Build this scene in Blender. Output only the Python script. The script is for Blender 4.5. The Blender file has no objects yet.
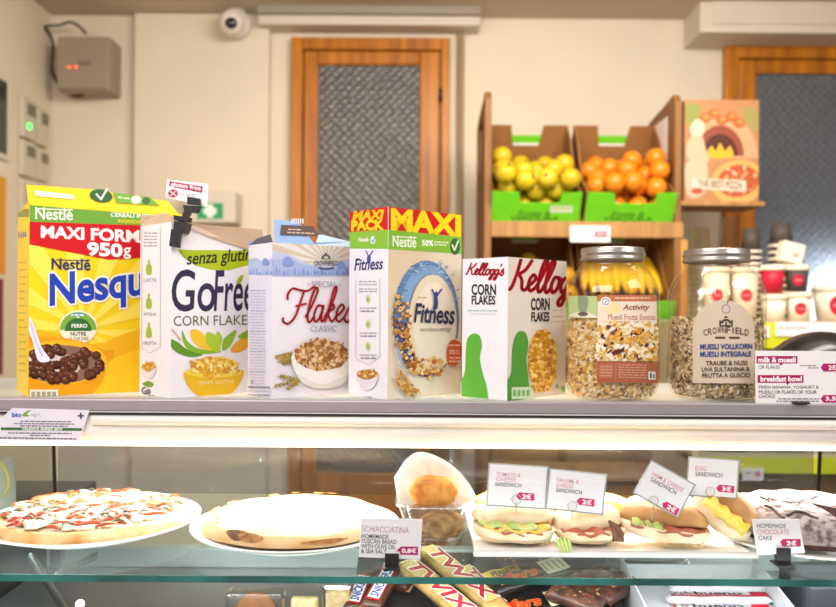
import bpy, bmesh, math, random
from mathutils import Vector, Matrix
from mathutils.geometry import tessellate_polygon
R = random.Random(7)
SC = bpy.context.scene
COL = SC.collection
V = Vector
rad = math.radians

# ------------------------------------------------------------------ camera, world, lights, exposure
F, CX, CY, TH = 820.0, 418.0, 310.0, 0.007      # focal length and principal point of the photograph, small roll
CZ = 1.42
CAM = V((0, 0, CZ))
cam = bpy.data.cameras.new('camera')
cam.sensor_width = 36; cam.lens = F / 836 * 36; cam.shift_y = 6.5 / 836
cam.clip_start = 0.05; cam.clip_end = 50
cam.dof.use_dof = True; cam.dof.focus_distance = 1.17; cam.dof.aperture_fstop = 3.6
co = bpy.data.objects.new('camera', cam); COL.objects.link(co)
co.matrix_world = Matrix.Translation(CAM) @ Matrix.Rotation(rad(90), 4, 'X') @ Matrix.Rotation(TH, 4, 'Z')
SC.camera = co

world = bpy.data.worlds.new('room_light'); SC.world = world; world.use_nodes = True
bg = world.node_tree.nodes['Background']
bg.inputs[0].default_value = (1.0, 0.92, 0.85, 1); bg.inputs[1].default_value = 0.55

def area(name, loc, target, sx, sy, power, col):
    l = bpy.data.lights.new(name, 'AREA'); l.shape = 'RECTANGLE'; l.size = sx; l.size_y = sy
    l.energy = power; l.color = col
    o = bpy.data.objects.new(name, l); COL.objects.link(o); o.location = loc
    o.rotation_euler = (V(target) - V(loc)).to_track_quat('-Z', 'Y').to_euler()
    return o
area('shop_ceiling_light', (-0.75, 0.15, 2.30), (-0.05, 1.4, 1.30), 1.5, 0.6, 25, (1.0, 0.95, 0.97))
area('shop_side_light', (1.3, 0.5, 2.40), (0.2, 1.4, 1.30), 0.8, 0.5, 11, (1.0, 0.92, 0.86))
area('back_ceiling_light', (0.5, 1.45, 2.60), (0.1, 3.4, 1.7), 1.3, 0.5, 43, (1.0, 0.91, 0.77))
area('case_tube_light', (0.03, 1.30, 1.196), (0.03, 1.28, 1.0), 1.36, 0.03, 7.6, (1.0, 0.97, 0.92))
area('deck_fill_light', (0.03, 1.075, 1.064), (0.03, 1.30, 0.97), 1.30, 0.012, 1.3, (0.96, 0.98, 1.0))  # added fill under the glass shelf to brighten the deck and sweets
area('case_upward_light', (0.03, 1.253, 1.262), (0.03, 1.262, 1.4), 1.36, 0.012, 3.0, (1.0, 0.98, 0.94))
area('door_daylight', (1.92, 3.66, 1.45), (1.85, 3.0, 1.50), 0.35, 0.3, 26, (0.80, 0.90, 1.0))
SC.view_settings.view_transform = 'Standard'; SC.view_settings.look = 'None'
SC.view_settings.gamma = 1.0; SC.view_settings.use_curve_mapping = False
SC.view_settings.exposure = 0.0

# ------------------------------------------------------------------ helpers: pixel <-> world at a chosen depth
def P(px, py, Y):
    u, v = px - CX, py - CY
    c, s = math.cos(TH), math.sin(TH)
    return V(((u * c + v * s) * Y / F, Y, CZ - (-u * s + v * c) * Y / F))
def topx(p):
    x, v = p.x / p.y * F, (CZ - p.z) / p.y * F
    c, s = math.cos(TH), math.sin(TH)
    return (CX + x * c - v * s, CY + x * s + v * c)
def planeproj(p0, n):
    n = n.normalized()
    if (CAM - p0).dot(n) < 0: n = -n
    def pr(px, py, off=0.0):
        d = P(px, py, 1.0) - CAM
        return CAM + d * ((p0 - CAM).dot(n) / d.dot(n)) + n * off
    return pr
def cylproj(cx, cy, r):
    def pr(px, py, off=0.0):
        d = P(px, py, 1.0) - CAM
        a = d.x * d.x + d.y * d.y; b = -2 * (d.x * cx + d.y * cy); c = cx * cx + cy * cy - r * r
        q = max(b * b - 4 * a * c, 0.0)
        p = CAM + d * ((-b - math.sqrt(q)) / (2 * a))
        return p + V((p.x - cx, p.y - cy, 0)).normalized() * off
    return pr

# ------------------------------------------------------------------ materials
def lin(h):
    h = h.lstrip('#')
    out = []
    for i in (0, 2, 4):
        c = int(h[i:i + 2], 16) / 255
        out.append(c / 12.92 if c <= 0.04045 else ((c + 0.055) / 1.055) ** 2.4)
    return (*out, 1.0)
MATS = {}
def mat(key, h, rough=0.5, metal=0.0, vary=0.0, scale=30.0, bump=0.0, h2=None, emit=0.0, spec=0.4, sss=0.0, kind='noise'):
    """Procedural Principled material: two colours mixed by noise, optional bump."""
    if key in MATS: return MATS[key]
    m = bpy.data.materials.new(key); m.use_nodes = True
    nt = m.node_tree; b = nt.nodes['Principled BSDF']
    b.inputs['Roughness'].default_value = rough; b.inputs['Metallic'].default_value = metal
    b.inputs['Specular IOR Level'].default_value = spec
    c = lin(h); b.inputs['Base Color'].default_value = c
    if sss: b.inputs['Subsurface Weight'].default_value = sss; b.inputs['Subsurface Scale'].default_value = 0.01
    if vary or h2 or bump:
        tc = nt.nodes.new('ShaderNodeTexCoord')
        if kind == 'wood':
            mp = nt.nodes.new('ShaderNodeMapping'); mp.inputs['Scale'].default_value = (9, 9, 0.8)
            nt.links.new(tc.outputs['Object'], mp.inputs[0])
            n = nt.nodes.new('ShaderNodeTexNoise'); nt.links.new(mp.outputs[0], n.inputs['Vector'])
        elif kind == 'voronoi':
            n = nt.nodes.new('ShaderNodeTexVoronoi'); nt.links.new(tc.outputs['Object'], n.inputs['Vector'])
        else:
            n = nt.nodes.new('ShaderNodeTexNoise'); nt.links.new(tc.outputs['Object'], n.inputs['Vector'])
        n.inputs['Scale'].default_value = scale
        if 'Detail' in n.inputs: n.inputs['Detail'].default_value = 4
        fac = n.outputs['Fac'] if 'Fac' in n.outputs else n.outputs['Distance']
        if vary or h2:
            mx = nt.nodes.new('ShaderNodeMix'); mx.data_type = 'RGBA'
            rp = nt.nodes.new('ShaderNodeMapRange'); rp.inputs[1].default_value = 0.35; rp.inputs[2].default_value = 0.65
            nt.links.new(fac, rp.inputs[0]); nt.links.new(rp.outputs[0], mx.inputs[0])
            mx.inputs[6].default_value = c
            mx.inputs[7].default_value = lin(h2) if h2 else (*[x * (1 - vary) for x in c[:3]], 1)
            nt.links.new(mx.outputs[2], b.inputs['Base Color'])
        if bump:
            bp = nt.nodes.new('ShaderNodeBump'); bp.inputs['Strength'].default_value = bump; bp.inputs['Distance'].default_value = 0.004
            nt.links.new(fac, bp.inputs['Height']); nt.links.new(bp.outputs[0], b.inputs['Normal'])
    if emit:
        b.inputs['Emission Color'].default_value = c; b.inputs['Emission Strength'].default_value = emit
    MATS[key] = m
    return m
def pm(h):
    """Ink or paint printed on card."""
    return mat('print_' + h.lstrip('#'), h, 0.42, spec=0.3)
def clear(key, tint='#ffffff', ior=1.45, gloss=1.0, base=0.0, rough=0.02, veil=0.0):
    """Thin clear sheet: see-through with Fresnel reflection; works for walls of glass and plastic modelled as thin shells."""
    if key in MATS: return MATS[key]
    m = bpy.data.materials.new(key); m.use_nodes = True; nt = m.node_tree
    for n in list(nt.nodes): nt.nodes.remove(n)
    out = nt.nodes.new('ShaderNodeOutputMaterial'); mx = nt.nodes.new('ShaderNodeMixShader')
    tr = nt.nodes.new('ShaderNodeBsdfTransparent'); gl = nt.nodes.new('ShaderNodeBsdfGlossy')
    fr = nt.nodes.new('ShaderNodeLayerWeight'); pw = nt.nodes.new('ShaderNodeMath'); pw.operation = 'POWER'; pw.inputs[1].default_value = 4.0
    ma = nt.nodes.new('ShaderNodeMath'); ma.operation = 'MULTIPLY_ADD'
    fr.inputs[0].default_value = 0.5; ma.inputs[1].default_value = gloss * .55; ma.inputs[2].default_value = base + ((ior - 1) / (ior + 1)) ** 2 * gloss
    ma.use_clamp = True
    tr.inputs[0].default_value = lin(tint); gl.inputs[0].default_value = (1, 1, 1, 1); gl.inputs[1].default_value = rough
    nt.links.new(fr.outputs['Facing'], pw.inputs[0]); nt.links.new(pw.outputs[0], ma.inputs[0]); nt.links.new(ma.outputs[0], mx.inputs[0])
    nt.links.new(tr.outputs[0], mx.inputs[1]); nt.links.new(gl.outputs[0], mx.inputs[2]); nt.links.new(mx.outputs[0], out.inputs[0])
    if veil:                                         # pale film: glass dirt and smears, plus reflected haze put into the colour
        df = nt.nodes.new('ShaderNodeBsdfTranslucent'); df.inputs[0].default_value = (0.9, 0.92, 0.95, 1)
        m2 = nt.nodes.new('ShaderNodeMixShader'); tc = nt.nodes.new('ShaderNodeTexCoord'); no = nt.nodes.new('ShaderNodeTexNoise'); no.inputs['Scale'].default_value = 9; no.inputs['Detail'].default_value = 6
        rp = nt.nodes.new('ShaderNodeMapRange'); rp.inputs[1].default_value = .3; rp.inputs[2].default_value = .8; rp.inputs[3].default_value = veil * .7; rp.inputs[4].default_value = veil * 1.6
        nt.links.new(tc.outputs['Object'], no.inputs['Vector']); nt.links.new(no.outputs['Fac'], rp.inputs[0]); nt.links.new(rp.outputs[0], m2.inputs[0])
        nt.links.new(mx.outputs[0], m2.inputs[1]); nt.links.new(df.outputs[0], m2.inputs[2]); nt.links.new(m2.outputs[0], out.inputs[0])
    MATS[key] = m
    return m

# ------------------------------------------------------------------ mesh builder
class MB:
    def __init__(s): s.v = []; s.f = []; s.mi = []; s.sm = []; s.mats = []
    def idx(s, m):
        if m not in s.mats: s.mats.append(m)
        return s.mats.index(m)
    def add(s, vs, fs, m, smooth=False):
        b = len(s.v); s.v += [V(q) for q in vs]; k = s.idx(m)
        for f in fs: s.f.append(tuple(b + i for i in f)); s.mi.append(k); s.sm.append(smooth)
        return s
    def hexa(s, q, m):
        """Eight corners: bottom loop 0-3, top loop 4-7."""
        return s.add(q, [(3, 2, 1, 0), (4, 5, 6, 7), (0, 1, 5, 4), (1, 2, 6, 5), (2, 3, 7, 6), (3, 0, 4, 7)], m)
    def box(s, x0, x1, y0, y1, z0, z1, m):
        return s.hexa([(x0, y0, z0), (x1, y0, z0), (x1, y1, z0), (x0, y1, z0), (x0, y0, z1), (x1, y0, z1), (x1, y1, z1), (x0, y1, z1)], m)
    def rbox(s, x0, x1, y0, y1, z0, z1, m, r=0.004, seg=2):
        bm = bmesh.new(); bmesh.ops.create_cube(bm, size=1)
        for v in bm.verts: v.co = V(((x0 + x1) / 2 + v.co.x * (x1 - x0), (y0 + y1) / 2 + v.co.y * (y1 - y0), (z0 + z1) / 2 + v.co.z * (z1 - z0)))
        bmesh.ops.bevel(bm, geom=bm.edges[:], offset=r, segments=seg, affect='EDGES', profile=0.5)
        bm.verts.index_update()
        s.add([v.co.copy() for v in bm.verts], [[v.index for v in f.verts] for f in bm.faces], m, False); bm.free()
        return s
    def prism(s, pts, ext, m):
        """Planar outline (3-D points) pushed along ext."""
        pts = [V(p) for p in pts]; e = V(ext); n = len(pts)
        tri = tessellate_polygon([pts])
        fs = [tuple(t) for t in tri] + [tuple(n + i for i in reversed(t)) for t in tri]
        fs += [(i, (i + 1) % n, n + (i + 1) % n, n + i) for i in range(n)]
        return s.add(pts + [p + e for p in pts], fs, m)
    def lathe(s, prof, c, m, n=32, smooth=True, warp=None):
        c = V(c); vs = []; fs = []; k = len(prof)
        for i in range(n):
            a = 2 * math.pi * i / n
            for (r, z) in prof:
                rr = max(r, 1e-5)
                p = V((rr * math.cos(a), rr * math.sin(a), z))
                if warp: p = warp(p, a)
                vs.append(c + p)
        for i in range(n):
            j = (i + 1) % n
            for q in range(k - 1): fs.append((i * k + q, j * k + q, j * k + q + 1, i * k + q + 1))
        return s.add(vs, fs, m, smooth)
    def tube(s, pts, r, m, n=8, closed=False, smooth=True):
        pts = [V(p) for p in pts]; N = len(pts); vs = []; fs = []
        up = V((0, 0, 1))
        for i, p in enumerate(pts):
            a = pts[(i - 1) % N] if (closed or i) else p
            b = pts[(i + 1) % N] if (closed or i < N - 1) else p
            t = (b - a).normalized()
            u = t.cross(up)
            if u.length < 1e-3: u = t.cross(V((0, 1, 0)))
            u.normalize(); w = t.cross(u)
            rr = r[i] if isinstance(r, (list, tuple)) else r
            for k in range(n):
                g = 2 * math.pi * k / n
                vs.append(p + (u * math.cos(g) + w * math.sin(g)) * rr)
        for i in range(N if closed else N - 1):
            j = (i + 1) % N
            for k in range(n): fs.append((i * n + k, i * n + (k + 1) % n, j * n + (k + 1) % n, j * n + k))
        if not closed: fs.append(tuple(range(n))); fs.append(tuple((N - 1) * n + k for k in reversed(range(n))))
        return s.add(vs, fs, m, smooth)
    def ell(s, c, rx, ry, rz, m, nu=20, nv=12, fn=None, pw=1.0, smooth=True):
        """Ellipsoid; pw < 1 squares it off; fn moves unit-sphere points."""
        c = V(c); vs = []; fs = []
        sg = lambda x: math.copysign(abs(x) ** pw, x)
        for j in range(nv + 1):
            t = math.pi * j / nv
            for i in range(nu):
                a = 2 * math.pi * i / nu
                p = V((sg(math.sin(t)) * sg(math.cos(a)), sg(math.sin(t)) * sg(math.sin(a)), sg(math.cos(t))))
                if fn: p = fn(p)
                vs.append(c + V((p.x * rx, p.y * ry, p.z * rz)))
        for j in range(nv):
            for i in range(nu):
                k = (i + 1) % nu
                fs.append((j * nu + i, (j + 1) * nu + i, (j + 1) * nu + k, j * nu + k))
        return s.add(vs, fs, m, smooth)
    def sheet(s, grid, m, th=None, smooth=True):
        """Grid of points -> surface, given thickness along th (a vector) when asked."""
        nr, nc = len(grid), len(grid[0]); vs = [V(p) for row in grid for p in row]
        fs = [(i * nc + j, i * nc + j + 1, (i + 1) * nc + j + 1, (i + 1) * nc + j) for i in range(nr - 1) for j in range(nc - 1)]
        if th is None: return s.add(vs, fs, m, smooth)
        N = len(vs); e = V(th); vs += [p + e for p in vs]; fs += [tuple(N + i for i in reversed(f)) for f in fs]
        b = [j for j in range(nc)] + [i * nc + nc - 1 for i in range(1, nr)] + [(nr - 1) * nc + j for j in range(nc - 2, -1, -1)] + [i * nc for i in range(nr - 2, 0, -1)]
        fs += [(b[i], N + b[i], N + b[(i + 1) % len(b)], b[(i + 1) % len(b)]) for i in range(len(b))]
        return s.add(vs, fs, m, smooth)
    def xf(s, M): s.v = [M @ p for p in s.v]; return s
    def build(s, name, parent=None, local=False):
        me = bpy.data.meshes.new(name)
        off = V((0, 0, 0))
        if parent is not None and not local:
            q = parent
            while q is not None: off += q.location; q = q.parent
        me.from_pydata([tuple(p - off) for p in s.v], [], s.f)
        for m in s.mats: me.materials.append(m)
        me.polygons.foreach_set('material_index', s.mi); me.polygons.foreach_set('use_smooth', s.sm)
        me.update()
        o = bpy.data.objects.new(name, me); COL.objects.link(o)
        if parent is not None: o.parent = parent
        return o
def tag(o, label=None, cat=None, group=None, kind=None):
    if label: o['label'] = label
    if cat: o['category'] = cat
    if group: o['group'] = group
    if kind: o['kind'] = kind
    return o
def thing(name, label, cat, loc=(0, 0, 0), group=None):
    o = bpy.data.objects.new(name, None); COL.objects.link(o); o.location = loc; o.empty_display_size = 0.02
    return tag(o, label, cat, group)
def struct(name, mb): return tag(mb.build(name), kind='structure')
def dup(root, loc=None, rot=None, label=None, group=None):
    r = root.copy(); COL.objects.link(r)
    if loc is not None: r.location = loc
    if rot is not None: r.rotation_euler = rot
    if label: r['label'] = label
    if group: r['group'] = group
    for ch in list(root.children):
        c = ch.copy(); COL.objects.link(c); c.parent = r
        for g in ch.children:
            d = g.copy(); COL.objects.link(d); d.parent = c
    return r

# ------------------------------------------------------------------ printing on surfaces
_glyph = {}
def glyphs(s, bold, shear, space):
    k = (s, bold, shear, space)
    if k in _glyph: return _glyph[k]
    cu = bpy.data.curves.new('t', 'FONT'); cu.body = s; cu.offset = bold; cu.shear = shear; cu.space_character = space; cu.resolution_u = 4
    o = bpy.data.objects.new('t', cu); COL.objects.link(o)
    dg = bpy.context.evaluated_depsgraph_get(); e = o.evaluated_get(dg); me = e.to_mesh(); me.calc_loop_triangles()
    r = ([(v.co.x, v.co.y) for v in me.vertices], [tuple(t.vertices) for t in me.loop_triangles])
    e.to_mesh_clear(); bpy.data.objects.remove(o); bpy.data.curves.remove(cu)
    _glyph[k] = r
    return r
def catmull(pts, n=6, closed=False):
    out = []; N = len(pts)
    for i in range(N if closed else N - 1):
        g = lambda k: pts[k % N] if closed else pts[max(0, min(N - 1, k))]
        a, b, c, d = g(i - 1), g(i), g(i + 1), g(i + 2)
        for q in range(n):
            t = q / n
            out.append(tuple(0.5 * (2 * b[k] + (c[k] - a[k]) * t + (2 * a[k] - 5 * b[k] + 4 * c[k] - d[k]) * t * t + (3 * b[k] - a[k] - 3 * c[k] + d[k]) * t ** 3) for k in range(len(b))))
    if not closed: out.append(tuple(pts[-1]))
    return out
def area2(q): return sum(q[i][0] * q[(i + 1) % len(q)][1] - q[(i + 1) % len(q)][0] * q[i][1] for i in range(len(q))) / 2
def clip(poly, win):
    """Convex window clip of a convex polygon in the plane."""
    sgn = 1 if area2(win) > 0 else -1
    for i in range(len(win)):
        (ax, ay), (bx, by) = win[i], win[(i + 1) % len(win)]
        side = lambda p: sgn * ((bx - ax) * (p[1] - ay) - (by - ay) * (p[0] - ax))
        out = []
        for j in range(len(poly)):
            p, q = poly[j], poly[(j + 1) % len(poly)]
            sp, sq = side(p), side(q)
            if sp >= 0: out.append(p)
            if (sp >= 0) != (sq >= 0):
                t = sp / (sp - sq); out.append((p[0] + (q[0] - p[0]) * t, p[1] + (q[1] - p[1]) * t))
        poly = out
        if len(poly) < 3: return []
    return poly
SCRIPT = {
 'K': (.72, [[(.30, 1.0), (.24, .6), (.12, .15), (.02, .0)], [(.78, 1.0), (.55, .66), (.24, .48)], [(.28, .52), (.46, .34), (.52, .06), (.66, .02), (.74, .12)]]),
 'e': (.36, [[(.0, .12), (.2, .26), (.31, .42), (.2, .52), (.07, .36), (.06, .12), (.18, 0), (.38, .14)]]),
 'l': (.30, [[(.0, .12), (.2, .5), (.34, .92), (.26, 1.02), (.15, .8), (.08, .3), (.12, .02), (.22, 0), (.32, .14)]]),
 'o': (.40, [[(.3, .46), (.13, .48), (.03, .22), (.12, .0), (.27, .1), (.34, .35), (.26, .49), (.42, .42)]]),
 'g': (.40, [[(.33, .45), (.16, .48), (.03, .25), (.1, .02), (.25, .15), (.35, .48), (.3, .1), (.2, -.32), (.06, -.4), (.02, -.26), (.2, -.06), (.42, .14)]]),
 "'": (.10, [[(.08, 1.0), (.04, .8)]]),
 's': (.30, [[(.0, .1), (.2, .54), (.21, .38), (.28, .14), (.14, -.02), (.02, .08)]]),
 'F': (.80, [[(.02, .66), (.0, .84), (.16, 1.0), (.45, .95), (.75, .93), (.98, 1.06)], [(.62, .96), (.52, .55), (.40, .15), (.18, -.06), (-.04, .0), (-.06, .1)], [(.36, .46), (.76, .54)]]),
 'a': (.44, [[(.33, .46), (.13, .48), (.03, .22), (.1, .0), (.25, .1), (.35, .48), (.31, .12), (.38, 0), (.48, .14)]]),
 'k': (.40, [[(.0, .12), (.24, .6), (.32, 1.0), (.22, .95), (.06, .0)], [(.08, .24), (.25, .52), (.32, .4), (.13, .26), (.3, .0), (.44, .14)]]),
}
class Art:
    """Ink laid on a surface. Points are given where the photograph shows them and land on the real face, clipped to its outline."""
    def __init__(s, mb, proj, win=None, strip=0, base=0.00008, step=0.00004):
        s.mb, s.pr, s.win, s.strip, s.off, s.step = mb, proj, win, strip, base, step
    def _put(s, tris, col):
        m = col if not isinstance(col, str) else pm(col); s.off += s.step
        vs = []; fs = []
        for t in tris:
            pieces = [t]
            if s.strip:
                x0, x1 = min(p[0] for p in t), max(p[0] for p in t); pieces = []
                k = math.floor(x0 / s.strip)
                while k * s.strip < x1:
                    a, b = k * s.strip, (k + 1) * s.strip
                    q = clip(t, [(a, -999), (b, -999), (b, 9999), (a, 9999)])
                    if q: pieces.append(q)
                    k += 1
            for q in pieces:
                if s.win: q = clip(q, s.win)
                if len(q) < 3 or abs(area2(q)) < 1e-6: continue
                if area2(q) > 0: q = list(reversed(q))
                b = len(vs); vs += [s.pr(x, y, s.off) for x, y in q]; fs.append(tuple(range(b, b + len(q))))
        if fs: s.mb.add(vs, fs, m)
    def poly(s, pts, col):
        pts = [tuple(p) for p in pts]
        if len(pts) == 3: return s._put([pts], col)
        v3 = [V((x, y, 0)) for x, y in pts]
        s._put([[pts[i] for i in t] for t in tessellate_polygon([v3])], col)
    def blob(s, pts, col, n=5): s.poly(catmull(pts, n, True), col)
    def rect(s, x0, y0, x1, y1, col, slope=0.0): s.poly([(x0, y0), (x1, y0 + slope * (x1 - x0)), (x1, y1 + slope * (x1 - x0)), (x0, y1)], col)
    def ellipse(s, cx, cy, rx, ry, col, rot=0.0, n=28, a0=0, a1=360):
        c, q = math.cos(rad(rot)), math.sin(rad(rot)); pts = []
        for i in range(n + (a1 - a0 < 360)):
            a = rad(a0 + (a1 - a0) * i / n); x, y = rx * math.cos(a), -ry * math.sin(a)
            pts.append((cx + x * c - y * q, cy + x * q + y * c))
        s.poly(pts, col)
    def text(s, t, x0, y0, x1, y1, col, slope=0.0, bold=0.0, shear=0.0, outline=None, space=1.0, rot=0.0):
        vs, tr = glyphs(t, 0.0, shear, space)
        xs = [v[0] for v in vs]; ys = [v[1] for v in vs]; ax, bx, ay, by = min(xs), max(xs), min(ys), max(ys)
        c, q = math.cos(rad(rot)), math.sin(rad(rot))
        def f(v):
            x = x0 + (v[0] - ax) / (bx - ax) * (x1 - x0); y = y1 + (v[1] - ay) / (by - ay) * (y0 - y1)
            y += slope * (x - x0)
            if rot:
                dx, dy = x - x0, y - y1; x, y = x0 + dx * c - dy * q, y1 + dx * q + dy * c
            return (x, y)
        for bo, cl in (((outline[1], outline[0]),) if outline else ()) + ((bold, col),):
            gv, gt = glyphs(t, bo, shear, space)
            s._put([[f(gv[i]) for i in tri] for tri in gt], cl)
    def stroke(s, pts, w, col, n=6, smooth=True, taper=False):
        pts = catmull(pts, n) if smooth and len(pts) > 2 else pts
        tris = []; N = len(pts)
        for i in range(N - 1):
            (ax, ay), (bx, by) = pts[i][:2], pts[i + 1][:2]
            l = math.hypot(bx - ax, by - ay) or 1e-6; nx, ny = -(by - ay) / l, (bx - ax) / l
            wa = w * (1 - i / N if taper else 1) / 2; wb = w * (1 - (i + 1) / N if taper else 1) / 2
            tris.append([(ax + nx * wa, ay + ny * wa), (bx + nx * wb, by + ny * wb), (bx - nx * wb, by - ny * wb), (ax - nx * wa, ay - ny * wa)])
            if w > 1.2: tris.append([(bx + wb * math.cos(k * math.pi / 4), by + wb * math.sin(k * math.pi / 4)) for k in range(8)])
        s._put(tris, col)
    def script(s, word, x0, y0, x1, y1, w, col, slope=0.0, shear=0.15):
        st = []; x = 0
        for ch in word:
            adv, ss = SCRIPT[ch]
            for k in ss: st.append([(px + x + py * shear, py) for px, py in k])
            x += adv
        al = [p for k in st for p in k]
        ax, bx = min(p[0] for p in al), max(p[0] for p in al); ay, by = min(p[1] for p in al), max(p[1] for p in al)
        for k in st:
            q = []
            for px, py in k:
                X = x0 + (px - ax) / (bx - ax) * (x1 - x0); Y = y1 + (py - ay) / (by - ay) * (y0 - y1) + slope * (X - x0)
                q.append((X, Y))
            s.stroke(q, w, col)
    def micro(s, x0, y0, x1, h, col, slope=0.0, rng=R):
        """A line of print too small to read: word-long dashes."""
        x = x0; t = []
        while x < x1 - 1:
            w = min(rng.uniform(2, 6), x1 - x); y = y0 + slope * (x - x0)
            t.append([(x, y), (x + w, y + slope * w), (x + w, y + h + slope * w), (x, y + h)]); x += w + 0.9
        s._put(t, col)
    def flakes(s, test, box, n, cols, r0, r1, rng=R):
        x0, y0, x1, y1 = box; out = {c: [] for c in cols}
        order = []
        for _ in range(n):
            x, y = rng.uniform(x0, x1), rng.uniform(y0, y1)
            if not test(x, y): continue
            r = rng.uniform(r0, r1); a = rng.uniform(0, 6.28); e = rng.uniform(.45, .9); k = rng.randint(5, 7)
            q = []
            for i in range(k):
                g = 6.283 * i / k; rr = r * rng.uniform(.75, 1.15); dx, dy = rr * math.cos(g), rr * e * math.sin(g)
                q.append((x + dx * math.cos(a) - dy * math.sin(a), y + dx * math.sin(a) + dy * math.cos(a)))
            order.append((q, rng.choice(cols)))
        m = max(1, len(order) // 4)
        for i in range(0, len(order), m):
            for c in cols:
                t = [q for q, cc in order[i:i + m] if cc == c]
                if t: s._put(t, c)
def inell(cx, cy, rx, ry): return lambda x, y: ((x - cx) / rx) ** 2 + ((y - cy) / ry) ** 2 < 1

# ------------------------------------------------------------------ room shell
WY = 3.40                                            # back wall
M_wall = mat('wall_plaster', '#e4d8c2', 0.85, vary=0.05, scale=3, bump=0.05)
M_trim = mat('white_trim', '#d9cfc0', 0.6, vary=0.04, scale=6)
M_pine = mat('pine_door', '#c67a12', 0.38, kind='wood', scale=3.0, h2='#9c580a', bump=0.05)
M_ply = mat('rack_wood', '#b98a50', 0.6, kind='wood', scale=4.0, h2='#9f7340')
M_side = mat('rack_side_wood', '#96683a', 0.6, kind='wood', scale=4.0, h2='#80552c')
M_card = mat('corrugated_card', '#9a6a38', 0.8, vary=0.12, scale=14)
M_dark = mat('dark_plastic', '#1c1a1c', 0.45, vary=0.1, scale=40)
M_white = mat('white_card', '#f2eef0', 0.5, vary=0.02, scale=20)
M_glazed = mat('white_china', '#f4f2f0', 0.18, vary=0.02, scale=10, spec=0.5)
M_steel = mat('brushed_steel', '#b9bcc0', 0.32, metal=0.9, vary=0.1, scale=40)
M_alu = mat('case_aluminium', '#a39aa0', 0.42, metal=0.35, vary=0.05, scale=50)
M_cream = mat('case_enamel', '#e6e2dc', 0.35, vary=0.03, scale=8)
M_clear = clear('clear_plastic', '#fbfbfa', 1.42, 0.9, 0.01, 0.06)
M_pane = clear('window_glass', '#fbfdfd', 1.5, 0.06, 0.0, 0.01, 0.012)
M_jar = clear('jar_plastic', '#fbf7f0', 1.45, 1.0, 0.012, 0.05)

b = MB(); b.box(-2.4, 3.2, -1.2, 3.6, -0.06, 0.0, mat('floor_tile', '#8b7c6c', 0.4, vary=0.12, scale=2)); struct('floor', b)
b = MB(); b.box(-1.75, 3.2, WY, WY + 0.12, 0, 2.75, M_wall); wall_o = struct('wall_back', b)
b = MB(); b.box(-1.70, -1.526, -1.2, WY - 0.001, 0, 2.75, M_wall); struct('wall_left', b)
b = MB(); b.box(-1.75, 3.2, 1.9, WY + 0.1, 2.63, 2.75, mat('ceiling_paint', '#cdbfa9', 0.9, vary=0.04, scale=2)); struct('ceiling', b)
b = MB(); b.box(3.2, 3.3, 0.8, WY + .12, 0, 2.75, M_wall); struct('wall_right', b)
# plaster pilaster between corner and pine door
x0, x1 = P(134, 200, WY - .05).x, P(268, 200, WY - .05).x
b = MB(); b.box(x0, x1, WY - 0.05, WY - 0.0005, 0, 2.625, M_wall); struct('wall_pilaster', b)
b = MB(); q0, q1 = P(461, 30, WY - .03), P(461, 420, WY - .03)
b.tube([(q0.x, WY - .02, 2.56), (q0.x, WY - .02, .2)], 0.014, mat('conduit_paint', '#b39a78', 0.6, vary=0.05)); struct('trim_1', b)

def pebbled(key, h, dark):
    m = mat(key, h, 0.30, spec=0.6)
    nt = m.node_tree; bs = nt.nodes['Principled BSDF']
    tc = nt.nodes.new('ShaderNodeTexCoord'); mp = nt.nodes.new('ShaderNodeMapping'); mp.inputs['Rotation'].default_value = (0, rad(45), 0); mp.inputs['Scale'].default_value = (38, 38, 38)
    ck = nt.nodes.new('ShaderNodeTexVoronoi'); ck.inputs['Scale'].default_value = 1.0; ck.inputs['Randomness'].default_value = 0.25
    nt.links.new(tc.outputs['Object'], mp.inputs[0]); nt.links.new(mp.outputs[0], ck.inputs['Vector'])
    bp = nt.nodes.new('ShaderNodeBump'); bp.inputs['Strength'].default_value = 0.7; bp.inputs['Distance'].default_value = 0.012
    nt.links.new(ck.outputs['Distance'], bp.inputs['Height']); nt.links.new(bp.outputs[0], bs.inputs['Normal'])
    mx = nt.nodes.new('ShaderNodeMix'); mx.data_type = 'RGBA'; mx.inputs[6].default_value = lin(dark); mx.inputs[7].default_value = lin(h)
    nt.links.new(ck.outputs['Distance'], mx.inputs[0]); nt.links.new(mx.outputs[2], bs.inputs['Base Color'])
    return m
M_peb = pebbled('pebbled_glass', '#6c6660', '#4a4644')
M_peb2 = pebbled('pebbled_daylit_glass', '#8d9198', '#5b5f66')
M_peb2.node_tree.nodes['Principled BSDF'].inputs['Transmission Weight'].default_value = 0.65
M_peb2.node_tree.nodes['Principled BSDF'].inputs['Roughness'].default_value = 0.65

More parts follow.
